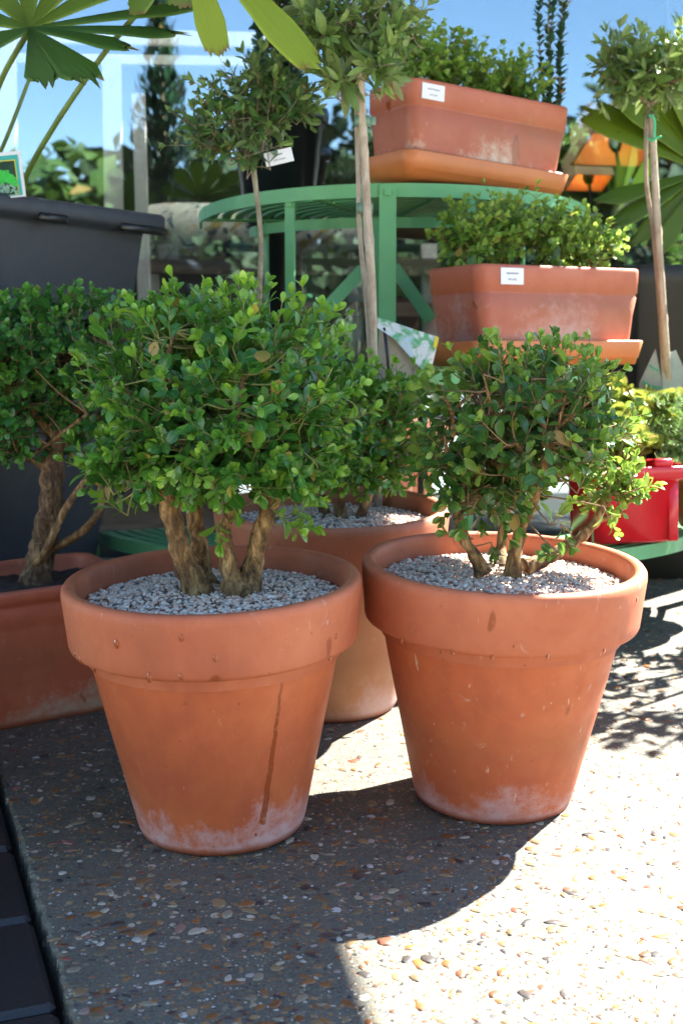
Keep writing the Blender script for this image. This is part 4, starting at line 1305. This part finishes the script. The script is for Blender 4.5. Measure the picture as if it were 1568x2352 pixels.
# --- columnar shrub in the tall black pot
T = empty('columnar_shrub', CB, 'dark columnar shrub rising from the glossy black pot', 'shrub')
rng = random.Random(78)
lv = Leaves(HOLLY_LEAF); mb = MB()
tube(mb, [(0, 0, -.02), (.002, 0, .2), (0, 0, .42)], [.008, .006, .002], 8, .1, rng)
mb.build('trunk', M['barkd'], T)
mb = MB()
for i in range(46):
    h0 = rng.uniform(.0, .36); an = rng.random() * 6.28
    d = Vector((math.cos(an), math.sin(an), 0))
    a = Vector((0, 0, h0)); rr0 = rng.uniform(.03, .068) * (1 - .4 * h0 / .45)
    pts, rr = spline([(*a, .002), (*(a + d * rr0 * .7 + Vector((0, 0, .05))), .0015), (*(a + d * rr0 + Vector((0, 0, .15))), .0008)], 12)
    tube(mb, pts, rr, 5)
    for p in pts[2:]:
        for k in range(3):
            v = envelope_dir(rng) + Vector((0, 0, .8)) + d * .5
            lv.put(p, v, envelope_dir(rng) + d, rng.uniform(.016, .028), .9, .1 * rng.random())
mb.build('branches', M['barkd'], T)
lv.build('foliage', M['holly'], T)

# --- olive standards
def standard(label, basept, trunk, forks, blobs, leafL, mat, seed, Y0, stemmat, wd=1.0):
    rng = random.Random(seed)
    T = empty('standard_tree', basept, label, 'small tree', group='clipped standard trees')
    O = T.location
    def sb(c): return [(x - O.x, y - O.y, z - O.z, r) for x, y, z, r in c]
    mb = MB(); pts = branch(mb, sb(trunk), 10, .07, rng, 40); mb.build('trunk', M[stemmat], T)
    anchors = pts[-2:]
    mb = MB()
    for fk in forks: anchors += branch(mb, sb(px_ctrl(fk, Y0)), 7, .12, rng, 14)[5:]
    mb.build('branch', M['barkg'], T)
    lv, tw = Leaves(OLIVE_LEAF), MB()
    for (px, py, dy, rx, ry, rz, n, t) in blobs:
        fill_bush(lv, tw, P(px, py, Y0 + dy) - O, (rx, ry, rz), n, anchors, rng, leafL, npair=(3, 4), L=(.04, .08), tint=t, up=.25, lump=.2, wd=wd, open_=1.0, twr=.0014, pw=2.0)
    tw.build('twigs', M['barkg'], T)
    lv.build('crown', mat, T)
    return T

Y1 = 2.42
b1 = Vector((P(600, 1000, Y1).x, Y1 + .1, gz(Y1 + .1)))
nursery(b1, .075, .17, 'small black nursery pot hidden behind the front left boxwood', M['blackpot'])
tr = [(b1.x, b1.y, b1.z + .15, .006)] + px_ctrl([(598, 900, .06, 7), (596, 690, .02, 6.5), (599, 560, 0, 6), (590, 450, 0, 6), (580, 375, 0, 7)], Y1)
standard('small standard olive with a pale stem and a white tag before the glossy black pot', b1, tr,
         [[(580, 378, 0, 8), (560, 350, -.01, 6), (540, 300, -.02, 4), (530, 230, -.02, 3)], [(580, 375, 0, 8), (600, 340, 0, 6), (608, 300, .01, 5), (620, 230, .02, 4), (600, 180, .02, 3)], [(545, 320, -.02, 4), (490, 340, -.03, 4), (445, 320, -.03, 3), (420, 270, -.03, 2)], [(608, 310, .01, 4), (660, 270, .02, 4), (690, 230, .03, 3)],
          [(535, 290, -.02, 3), (480, 240, -.03, 3), (450, 220, -.03, 2)]],
         [(585, 235, 0, .095, .09, .07, 62, .05), (480, 300, -.02, .055, .06, .05, 26, .1), (660, 250, .02, .055, .06, .055, 24, .1), (560, 340, -.02, .07, .06, .03, 14, .2), (590, 175, 0, .08, .07, .03, 18, .25)], .034, M['olive'], 601, Y1, 'barkg')
# its white tag
mb = MB(); c = P(640, 360, Y1 - .03)
box(mb, (0, 0, 0), (.049, .001, .024), None, .0004)
T = empty('plant_tag', c, 'small white tag hanging from the small standard olive', 'tag', (R(0), R(-13), 0))
o = mb.build('tag_card', M['label'], T, smooth=False)
mb = MB(); rg = random.Random(3)
for z, n, w0 in ((.004, 6, .014), (-.004, 6, .018)):
    for k in range(n): box(mb, (-w0 / 2 + w0 * k / (n - 1), -.0009, z), (w0 / n * rg.uniform(.5, .85), .0003, .0024))
mb.build('printed_text', M['ink'], T, smooth=False)

Y2 = 2.36
b2 = Vector((P(858, 1000, Y2).x, Y2 + .17, gz(Y2 + .17)))
nursery(b2, .08, .18, 'dark nursery pot behind the rear terracotta pot', M['blackpot'])
tr = [(b2.x, b2.y, b2.z + .15, .006)] + px_ctrl([(858, 930, .06, 6), (851, 840, .02, 6), (842, 700, 0, 6), (826, 540, 0, 5.5), (822, 400, 0, 5), (819, 300, 0, 5), (818, 190, .0, 6), (815, 120, 0, 7)], Y2)
ST2 = standard('standard tree with broad grey green leaves clipped to a cane left of the upper planter', b2, tr,
         [[(815, 125, 0, 8), (790, 100, -.01, 6), (740, 80, -.02, 4), (715, 70, -.02, 3)], [(815, 120, 0, 8), (812, 80, 0, 6), (800, 30, 0, 5), (800, -30, 0, 3)], [(820, 130, 0, 7), (860, 125, -.02, 5), (910, 95, -.03, 4), (950, 85, -.03, 3)], [(818, 120, .0, 6), (840, 70, .03, 5), (880, 20, .03, 3)], [(815, 160, 0, 6), (790, 180, -.02, 4), (770, 190, -.02, 3)]],
         [(820, 30, 0, .105, .10, .085, 52, .15), (740, 70, -.02, .05, .06, .05, 18, .2), (910, 70, -.02, .05, .06, .06, 20, .25), (775, 175, -.02, .05, .05, .03, 14, .3), (860, 150, -.02, .05, .05, .035, 12, .25)], .050, M['olive2'], 602, Y2, 'bamboo', .85)
T = empty('bamboo_cane', b2 + Vector((.02, -.02, .14)), 'thick bamboo cane supporting the standard left of the upper planter', 'cane', group='canes supporting standards')
mb = MB()
ctl = [(.02 + b2.x, b2.y - .02, b2.z + .14, .008)] + px_ctrl([(860, 900, .03, 9), (852, 650, -.02, 10.5), (838, 400, -.02, 10), (826, 150, -.02, 8.5)], Y2)
pts, rr = spline([(x - T.location.x, y - T.location.y, z - T.location.z, r) for x, y, z, r in ctl], 60)
rr = [r * (1.16 if i % 12 == 0 else 1) for i, r in enumerate(rr)]
tube(mb, pts, rr, 12, .02, random.Random(1)); mb.build('cane', M['bamboo'], T)
for py, pxc in ((278, 832), (478, 838)):
    c = P(pxc, py, Y2 - .012)
    T = empty('plant_clip', c, ('upper' if py < 300 else 'lower') + ' grey green clip holding stem and cane together, left of the upper planter', 'clip', group='plant clips on the bamboo cane')
    mb = MB()
    loft(mb, [(.0135, .012, .006, -.0085), (.0135, .012, .006, .0085)]); mb.build('clip_band', M['clip'], T)
    if py < 300:
        mb = MB(); box(mb, (.0165, -.004, 0), (.012, .002, .014), None, .0006); mb.build('clip_tail', M['clip'], T)

Y3 = 2.95
b3 = Vector((.722, 3.02, .263))
nursery(b3, .056, .24, 'black nursery pot in the paper sleeve on the lowest tier', M['blackpot'])
tr = [(b3.x, b3.y, b3.z + .21, .007)] + px_ctrl([(1522, 820, .02, 6), (1503, 560, 0, 6), (1484, 420, 0, 5), (1484, 300, 0, 5), (1490, 235, 0, 6)], Y3)
ST3 = standard('standard tree with pale green leaves at upper right, with a bright green tie', b3, tr,
         [[(1490, 240, 0, 7), (1470, 222, -.01, 5), (1430, 190, -.02, 4), (1395, 140, -.02, 3)], [(1492, 240, 0, 7), (1515, 215, 0, 6), (1520, 180, 0, 5), (1540, 130, 0, 3)], [(1515, 200, 0, 5), (1560, 180, -.02, 4), (1610, 150, -.02, 3)], [(1500, 210, 0, 5), (1480, 160, .03, 4), (1470, 110, .03, 3)]],
         [(1480, 165, 0, .10, .10,   .07, 46, .25), (1560, 150, 0, .07, .08, .07, 30, .4), (1410, 150, -.02, .053, .06, .06, 20, .2), (1500, 110, .01, .083, .07, .035, 18, .5)], .05, M['olive2'], 603, Y3, 'bamboo', .85)
T = empty('bamboo_cane', b3 + Vector((.012, -.02, .21)), 'bamboo cane behind the green tie supporting the standard at the right edge', 'cane', group='canes supporting standards')
mb = MB()
ctl = [(.012 + b3.x, b3.y - .02, b3.z + .21, .008)] + px_ctrl([(1530, 830, -.01, 9.5), (1512, 560, -.02, 9), (1495, 262, -.02, 7.5)], Y3)
pts, rr = spline([(x - T.location.x, y - T.location.y, z - T.location.z, r) for x, y, z, r in ctl], 60)
rr = [r * (1.15 if i % 14 == 0 else 1) for i, r in enumerate(rr)]
tube(mb, pts, rr, 12, .02, random.Random(1)); mb.build('cane', M['bamboo'], T)
mb = MB()
pts, rr = spline([(*P(1484, 316, Y3 - .04), .002), (*P(1498, 322, Y3 - .045), .0022), (*P(1508, 316, Y3 - .04), .0022), (*P(1518, 312, Y3 - .04), .002)], 14); tube(mb, pts, rr, 6)
pts, rr = spline([(*P(1488, 264, Y3 - .035), .002), (*P(1500, 268, Y3 - .04), .0022), (*P(1504, 290, Y3 - .035), .0022), (*P(1500, 318, Y3 - .035), .002)], 14); tube(mb, pts, rr, 6)
o = mb.build('plant_tie', M['tie']); tag(o, 'bright green wire tie round the cane at the upper right', 'tie')

# --- succulents on the lowest tier
rng = random.Random(700)
T = empty('succulent', (.555, 2.73, .264 + .125), 'yellow green rosette succulent spilling out of the red trough', 'succulent')
O = T.location
lv = Leaves(FAT_LEAF); mb = MB()
for i in range(44):
    px, py = rng.uniform(1375, 1545), rng.uniform(888, 1058)
    Yp = 2.75 + rng.gauss(0, .05) + .12 * (1055 - py) / 160
    c = P(px, py, Yp) - O
    ax = Vector((rng.gauss(0, .4), -.6 + rng.gauss(0, .25), .8 + rng.gauss(0, .2))).normalized()
    pts, rr = spline([(rng.gauss(0, .03), rng.gauss(0, .03), 0, .004), (*(c * .5), .004), (*c, .003)], 8); tube(mb, pts, rr, 6)
    _, a, b_ = frame_of(ax)
    for k in range(19):
        an = k * 2.4; f = k / 18
        d = (a * math.cos(an) + b_ * math.sin(an)) * (1.1 - .75 * f) + ax * (.15 + .9 * f)
        lv.put(c, d, ax, (.036 - .014 * f) * rng.uniform(.9, 1.1), 1.0, .15 + .6 * rng.random() * (1 - f) * .8)
mb.build('stems', M['petiole'], T); lv.build('rosettes', M['succ'], T)
T = empty('feathery_sedum', (.80, 2.92, .264 + .112), 'fine feathery green plant in the small terracotta pot at the right edge', 'succulent')
O = T.location
lv = Leaves(NEEDLE); mb = MB()
for i in range(130):
    px, py = rng.uniform(1500, 1680), rng.uniform(900, 1110)
    c = P(px, py, 2.8 + rng.gauss(0, .05)) - O
    pts, rr = spline([(rng.gauss(0, .03), rng.gauss(0, .03), 0, .0016), (*(c * .5 + Vector((0, 0, .02))), .0014), (*c, .001)], 8); tube(mb, pts, rr, 4)
    for p in pts[2:]:
        for k in range(7):
            d = envelope_dir(rng) + Vector((0, -.1, .6))
            lv.put(p, d, envelope_dir(rng), rng.uniform(.012, .02), 1.0, rng.random() * .6)
mb.build('stems', M['petiole'], T); lv.build('foliage', M['needle'], T)

# ------------------------------------------------------------------ fan palm
rng = random.Random(800)
pc = Vector(TP.location); pc.z = zt - .05
T = empty('fan_palm', pc, 'fan palm with pleated leaves and long stalks in the tall slate planter', 'palm')
O = T.location
def frond(mb, hub, tip, wpx, Y, nrm, droop, tint, seed, tipcut=.12, nar=.22):
    r = random.Random(seed)
    hub, tip = hub - O, tip - O
    d = tip - hub; L = d.length; d.normalize()
    x = d.cross(nrm).normalized(); n = x.cross(d)
    wd = wpx / FPX * Y / 2
    rows, cols = 18, 13
    vs, lc, fs = [], [], []
    cut = [1 - tipcut * r.random() - .06 * abs(2 * k / (cols - 1) - 1) for k in range(cols)]
    for i in range(rows + 1):
        v = i / rows
        hw = wd * (min(1, .10 + 1.25 * v) if v < .72 else 1.0 - nar * ((v - .72) / .28) ** 1.3)
        for k in range(cols):
            u = 2 * k / (cols - 1) - 1
            vv = v * (cut[k] if i == rows else 1 - (1 - cut[k]) * v ** 4)
            p = hub + d * (L * vv) + x * (u * hw) + n * ((wd * .15 if k % 2 else 0) + droop * L * (.25 - (vv - .5) ** 2) - wd * .10 * u * u)
            vs.append(p); lc.append((u, v, 1.0))
    for i in range(rows):
        for k in range(cols - 1):
            fs.append((i * cols + k, i * cols + k + 1, (i + 1) * cols + k + 1, (i + 1) * cols + k))
    mb.add(vs, fs, tint, lc)
def stalk(ctrl):
    mb = MB(); pts, rr = spline([(*(P(px, py, Y) - O), r) for px, py, Y, r in ctrl], 24); tube(mb, pts, rr, 8); return mb.build('leaf_stalk', M['petiole'], T)
YP = 2.28
hub = P(68, 66, YP)
mb = MB()
for k, (px, py, dy, wpx, t, nr) in enumerate(((462, 84, .02, 52, .08, (0, -.5, .85)), (330, 118, -.04, 66, .1, (0, -.4, .9)), (520, 8, .06, 56, .2, (0, -.5, .85)), (232, 205, -.08, 72, .1, (.3, -.8, .5)), (112, 214, -.08, 62, .12, (.1, -.9, .3)),
                                              (330, -70, .05, 60, .4, (0, -.7, .6)), (190, -110, .05, 60, .5, (0, -.9, .4)), (60, -130, .04, 60, .5, (0, -.9, .3)), (-60, -90, .03, 60, .4, (0, -.9, .4)), (-150, 10, 0, 66, .3, (0, -.6, .7)), (-120, 130, -.05, 66, .1, (0, -.7, .6)))):
    frond(mb, hub, P(px, py, YP + dy), wpx * 1.34, YP, Vector(nr), .05 + .04 * rng.random(), t, 810 + k, .19, .82 if k < 3 else .5)
mb.build('fan_leaf', M['palm'], T)
mb = MB()
hub2 = P(420, -180, 2.2)
for k, (px, py, dy, wpx, t, nr) in enumerate(((507, 142, -.02, 54, .95, (.1, -1, .1)), (738, 172, -.03, 66, .9, (.2, -.9, .4)), (300, 40, .0, 50, .3, (0, -.8, .5)), (420, 25, .03, 70, .2, (0, -.8, .5)), (560, -420, .0, 60, .6, (0, -.8, .5)), (760, -120, .0, 60, .6, (0, -.8, .5)), (200, -200, .0, 60, .5, (0, -.8, .5)), (300, -420, .0, 60, .5, (0, -.8, .5)))):
    frond(mb, hub2, P(px, py, 2.2 + dy), wpx * 1.25, 2.2, Vector(nr), .05, t, 830 + k, .05)
mb.build('fan_leaf', M['palm'], T)
mb = MB()
hub3 = P(-220, 200, 2.5)
for k in range(7):
    an = -1.0 + k * .35
    frond(mb, hub3, P(-220 + 210 * math.cos(an), 200 + 210 * math.sin(an), 2.5), 60, 2.5, Vector((0, -.8, .5)), .05, .1, 850 + k)
mb.build('fan_leaf', M['palm'], T)
pr = pc - Vector((0, 0, .02))
def pxof(p):
    return p
root = [P(52, 470, 2.55), P(20, 470, 2.56), P(-30, 470, 2.6)]
stalk([(50, 480, 2.60, .0058), (60, 405, 2.55, .0056), (130, 280, 2.45, .0052), (240, 120, 2.36, .0050), (350, -20, 2.27, .0048), (420, -180, 2.2, .005)])
stalk([(-40, 480, 2.62, .0055), (-40, 330, 2.5, .0052), (0, 190, 2.38, .005), (68, 66, YP, .0055)])
stalk([(-70, 480, 2.65, .005), (0, 350, 2.6, .004), (60, 200, 2.58, .0035), (90, 120, 2.6, .003)])
stalk([(-90, 480, 2.62, .0055), (-140, 350, 2.58, .0052), (-220, 200, 2.5, .005)])
mb = MB(); lathe(mb, [(.03, -.02), (.045, 0), (.03, .04), (.012, .1), (.001, .14)], 16, .05, random.Random(2)); mb.build('crown_base', M['barkd'], T)
mb = MB(); L_ = HX * .85; loft(mb, [(L_, L_, .01, 0), (L_ * .9, L_ * .9, .01, .012)])
so = mb.build('planter_soil', M['dirt'], loc=pc, rot=TP.rotation_euler); tag(so, 'dark soil in the tall slate planter', 'soil', kind='stuff')

# second fan palm, at the right, in the charcoal planter
palm1 = T
T = empty('fan_palm', (cx_ch, 3.38, z0_ + .55), 'bright fan palm leaf spreading behind the right hand standard tree', 'palm')
O = T.location
hb_ = P(1620, 392, 3.12)
mb = MB()
fan = [(1306, 256, .55), (1318, 236, .5), (1350, 222, .5), (1392, 206, .45), (1436, 190, .5), (1484, 168, .55), (1530, 150, .6), (1582, 138, .6), (1640, 130, .6), (1700, 150, .5), (1760, 190, .5), (1800, 300, .5), (1345, 470, .2), (1380, 530, .2), (1440, 575, .3), (1500, 600, .3)]
for k, (px, py, t) in enumerate(fan):
    dy, wpx, nr = .03 * (k % 3 - 1), 46, (.2, -.85, .5)
    frond(mb, hb_, P(px, py, 3.12 + dy), wpx, 3.12, Vector(nr), .0, t, 870 + k, .10, .6)
mb.build('fan_leaf', M['palm'], T)
stalk([(1640, 720, 3.36, .006), (1650, 560, 3.25, .0055), (1630, 400, 3.12, .005)])
T = palm1; O = T.location

# picture card standing in the planter
Yc = 2.46
cw = P(57, 450, Yc); c = P(15, 400, Yc)
T = empty('plant_label', P(15, 455, Yc), 'white plant label with a picture of a green fern standing in the slate planter', 'label', (R(-3), R(-6), R(4)))
wd, hh = 88 / FPX * Yc, 102 / FPX * Yc
mb = MB(); box(mb, (0, 0, hh / 2), (wd, .0018, hh), None, .0006); mb.build('card', M['label'], T, smooth=False)
M['teal'] = simple('teal_print', (.05, .42, .38), .4, .1, 20, 0); M['yellow'] = simple('yellow_print', (.7, .58, .03), .4, .1, 20, 0)
M['dkgreen'] = simple('dark_green_print', (.015, .05, .02), .4, .6, 120, 0); M['brgreen'] = simple('bright_green_print', (.05, .55, .06), .4, .3, 90, 0); M['pale'] = simple('pale_green_print', (.3, .5, .35), .4, .3, 120, 0)
def layer(sx, sz, cz, y, mat, nm):
    mb = MB(); box(mb, (0, y, cz), (sx, .0004, sz)); mb.build(nm, mat, T, smooth=False)
layer(wd * .84, hh * .88, hh * .48, -.0012, M['teal'], 'border'); layer(wd * .68, hh * .76, hh * .44, -.0016, M['yellow'], 'border'); layer(wd * .63, hh * .73, hh * .43, -.0020, M['dkgreen'], 'picture')
mb = MB(); rg = random.Random(6)
for k in range(13):
    an = R(-20 + 18 * k); c0 = Vector((wd * .02, -.0024, hh * .35))
    d = Vector((math.cos(an), 0, math.sin(an))); s = Vector((-d.z, 0, d.x)); L_ = hh * .26 * rg.uniform(.8, 1.1)
    if an > R(205): continue
    mb.add([c0, c0 + d * L_ + s * .003, c0 + d * L_ * 1.06, c0 + d * L_ - s * .003], [(0, 1, 2, 3)])
mb.build('fern_picture', M['brgreen'], T, smooth=False)
mb = MB()
for k in range(40):
    p = Vector((rg.uniform(-.28, .28) * wd, -.0023, rg.uniform(.08, .30) * hh)); an = rg.random() * 6.28
    d = Vector((math.cos(an), 0, math.sin(an))) * .006; s = Vector((-d.z, 0, d.x)) * .35
    mb.add([p - d, p + s, p + d, p - s], [(0, 1, 2, 3)])
mb.build('fern_picture', M['pale'], T, smooth=False)

# folded printed sleeve on a black stick, behind the boxwoods
def print_mat():
    m, nt, b = nmat('printed_card'); q = NB(nt)
    v = q.coords('Object')
    n = q.noise(v, 28, 4, .6, 1.2); n2 = q.noise(q.coords('Object', (1, 1, 1), (5, 5, 5)), 16, 2)
    c = q.mix(q.mapr(n, .45, .55), (.62, .66, .64), (.12, .38, .16))
    c = q.mix(q.mapr(n2, .58, .62), c, (.5, .62, .66))
    q.l(c, b.inputs['Base Color']); b.inputs['Roughness'].default_value = .4
    return m
M['print'] = print_mat()
M['kraft'] = simple('card_back', (.45, .37, .27), .7, .12, 40, 0)
M['yellowrim'] = M['yellow']
Yk = 2.44
T = empty('folded_label', P(895, 880, Yk), 'folded plant card with green and yellow print on a black stick, below the lower planter', 'label')
O = T.location
def sheet(nm, mat, pts, th=.0012):
    mb = MB(); n = len(pts)
    vs = [p - O for p in pts] + [p - O + Vector((0, th, 0)) for p in pts]
    mb.add(vs, [tuple(range(n)), tuple(range(n, 2 * n))[::-1]] + [(i, i + n, (i + 1) % n + n, (i + 1) % n) for i in range(n)])
    mb.build(nm, mat, T, smooth=False)
sheet('card_front', M['print'], [P(868, 728, Yk - .012), P(1008, 775, Yk - .012), P(1002, 800, Yk - .014), P(985, 868, Yk - .01), P(965, 845, Yk - .016), P(905, 778, Yk - .018), P(866, 752, Yk - .014)])
sheet('card_back', M['kraft'], [P(872, 748, Yk), P(900, 768, Yk - .004), P(962, 838, Yk - .004), P(958, 885, Yk), P(940, 920, Yk), P(862, 905, Yk), P(868, 800, Yk)])
sheet('yellow_edge', M['yellow'], [P(984, 838, Yk - .02), P(990, 850, Yk - .02), P(965, 885, Yk - .02), P(958, 910, Yk - .02), P(953, 900, Yk - .02), P(962, 866, Yk - .02)])
sheet('yellow_edge', M['yellow'], [P(1000, 770, Yk - .0135), P(1008, 775, Yk - .0135), P(1002, 800, Yk - 0.0175), P(994, 796, Yk - 0.0175)])
mb = MB(); tube(mb, [P(882, 752, Yk - .012) - O, P(890, 820, Yk - .012) - O, P(900, 930, Yk - .008) - O, P(915, 1130, Yk) - O], [.003, .0032, .0032, .0032], 8); mb.build('stick', M['blackpot'], T)

# printed paper wrap round the right hand standard
Yq = 2.95
T = empty('paper_sleeve', P(1520, 900, Yq), 'grey paper pot sleeve with green printing around the right hand stem', 'sleeve')
O = T.location
M['paper'] = simple('grey_paper', (.30, .34, .33), .7, .15, 30, .1); M['greenprint'] = simple('green_print', (.05, .28, .16), .6, .2, 40, 0)
sheet('paper', M['paper'], [P(1505, 800, Yq), P(1525, 905, Yq - .01), P(1515, 960, Yq - .01), P(1462, 960, Yq), P(1468, 880, Yq)], .002)
sheet('paper', M['paper'], [P(1522, 816, Yq - .01), P(1552, 804, Yq - .005), P(1572, 850, Yq), P(1560, 960, Yq), P(1520, 960, Yq - .01)], .002)
def arc_sheet(pts_top, pts_bot):
    sheet('printed_stripe', M['greenprint'], pts_top + pts_bot[::-1], .0006)
arc_sheet([P(1492, 835, Yq - .012), P(1502, 845, Yq - .013), P(1512, 848, Yq - .013)], [P(1490, 840, Yq - .012), P(1502, 850, Yq - .013), P(1513, 853, Yq - .013)])
arc_sheet([P(1476, 872, Yq - .012), P(1495, 885, Yq - .013), P(1518, 888, Yq - .014)], [P(1474, 878, Yq - .012), P(1495, 891, Yq - .013), P(1519, 894, Yq - .014)])
mb = MB()
mb = MB(); box(mb, P(1277, 585, 2.70) - Vector((0, 0, .02)), (.014, .002, .075), None, .0006)
o = mb.build('plastic_marker', M['clip']); tag(o, 'blue green plastic plant marker stuck in the lower planter', 'marker')

# ------------------------------------------------------------------ street side, seen only as reflections in the glass
def street_tree(x, y, h, r, seed, label, mat='street', narrow=1.0):
    rng = random.Random(seed)
    T = empty('street_tree', (x, y, gz(y) - .07), label, 'tree', group='trees across the street')
    mb = MB()
    pts, rr = spline([(0, 0, 0, .09), (.03, 0, h * .3, .07), (-.03, .02, h * .6, .04), (0, 0, h * .9, .01)], 20); tube(mb, pts, rr, 8, .1, rng)
    for k in range(7):
        an = rng.random() * 6.28; b0 = pts[7 + k]
        e_ = b0 + Vector((math.cos(an) * r * .7, math.sin(an) * r * .7, r * .5))
        p2, r2 = spline([(*b0, .03), (*(b0.lerp(e_, .5)), .02), (*e_, .006)], 8); tube(mb, p2, r2, 6)
    mb.build('trunk', M['barkd'], T)
    lv = Leaves(CARD)
    for i in range(2600):
        d = envelope_dir(rng); s = (1 + .25 * math.sin(5 * d.x + seed) * math.sin(4 * d.z + 2 * d.y)) * rng.uniform(.45, 1) 
        p = Vector((d.x * r * narrow * s, d.y * r * narrow * s, h * .55 + d.z * h * .46 * s))
        lv.put(p, envelope_dir(rng) + d * .6, d + Vector((0, 0, .6)), rng.uniform(.13, .26), 1.0, rng.random() * .5)
    lv.build('crown', M[mat], T)
street_tree(-2.75, -5.2, 2.55, 1.15, 901, 'broad leafy tree across the street, reflected low at the left of the window', 'street_light')
street_tree(-4.6, -5.6, 2.6, 1.2, 907, 'leafy tree across the street at the far left of the reflection', 'street_light')
street_tree(-1.7, -6.0, 2.9, 1.0, 902, 'bushy tree across the street, reflected behind the pale posts')
street_tree(-.1, -6.4, 2.9, 1.1, 903, 'round tree across the street, reflected behind the plant stand')
street_tree(1.5, -6.4, 3.0, 1.2, 904, 'dark tree across the street, reflected behind the lower planter')
street_tree(3.0, -6.2, 3.3, 1.2, 905, 'tall dark tree across the street, reflected behind the lampshades')
street_tree(4.6, -6.2, 3.3, 1.2, 906, 'dark tree across the street at the far right of the reflection')

# slim conifer by the shop, left of the picture, seen as a dim reflection
T = empty('columnar_conifer', (-.69, 1.90, gz(1.9)), 'slim dark conifer in a black pot left of the picture, mirrored in the window', 'conifer')
mb = MB(); lathe(mb, [(0, .003), (.11, 0), (.14, .26), (.15, .26), (.15, .30), (.135, .30), (.13, .27), (0, .27)], 40); mb.build('pot_body', M['blackpot'], T)
mb = MB(); tube(mb, [(0, 0, .26), (.01, 0, 1.0), (0, 0, 1.9)], [.016, .012, .003], 8, .1, random.Random(3)); mb.build('trunk', M['barkd'], T)
rng = random.Random(907); lv = Leaves(CARD)
for i in range(1500):
    z = rng.uniform(.45, 1.98); rr = .105 * min(1, (2.05 - z) / .5) * math.sqrt(rng.random()) * rng.uniform(.7, 1.25); an = rng.random() * 6.28
    d = Vector((math.cos(an), math.sin(an), 1.4))
    lv.put(Vector((math.cos(an) * rr, math.sin(an) * rr, z - .06)), d + rv(rng, .3), Vector((math.cos(an), math.sin(an), -.3)), rng.uniform(.03, .06), .6, .1)
lv.build('foliage', M['holly'], T)

# leafy shrub standing just right of the picture: its crown throws the dappled shade behind the right pot
T = empty('potted_shrub', (1.12, 2.80, gz(2.80)), 'tall loose shrub in a black pot just right of the picture', 'shrub')
mb = MB(); lathe(mb, [(0, .003), (.10, 0), (.13, .24), (.14, .24), (.14, .28), (.125, .28), (.12, .25), (0, .25)], 40); mb.build('pot_body', M['blackpot'], T)
rng = random.Random(908); anchors = []
mb = MB()
for k in range(5):
    an = k * 1.26
    pts, rr = spline([(0, 0, .24, .009), (.05 * math.cos(an), .05 * math.sin(an), .5, .007), (.16 * math.cos(an), .16 * math.sin(an), .95, .003)], 14); tube(mb, pts, rr, 6); anchors += pts[5:]
mb.build('trunk', M['barkd'], T)
lv, tw = Leaves(HOLLY_LEAF), MB()
fill_bush(lv, tw, Vector((0, 0, .78)), (.25, .23, .32), 75, anchors, rng, .05, npair=(3, 4), L=(.06, .10), pw=2, lump=.2)
tw.build('twigs', M['twigb'], T); lv.build('foliage', M['hedge'], T)
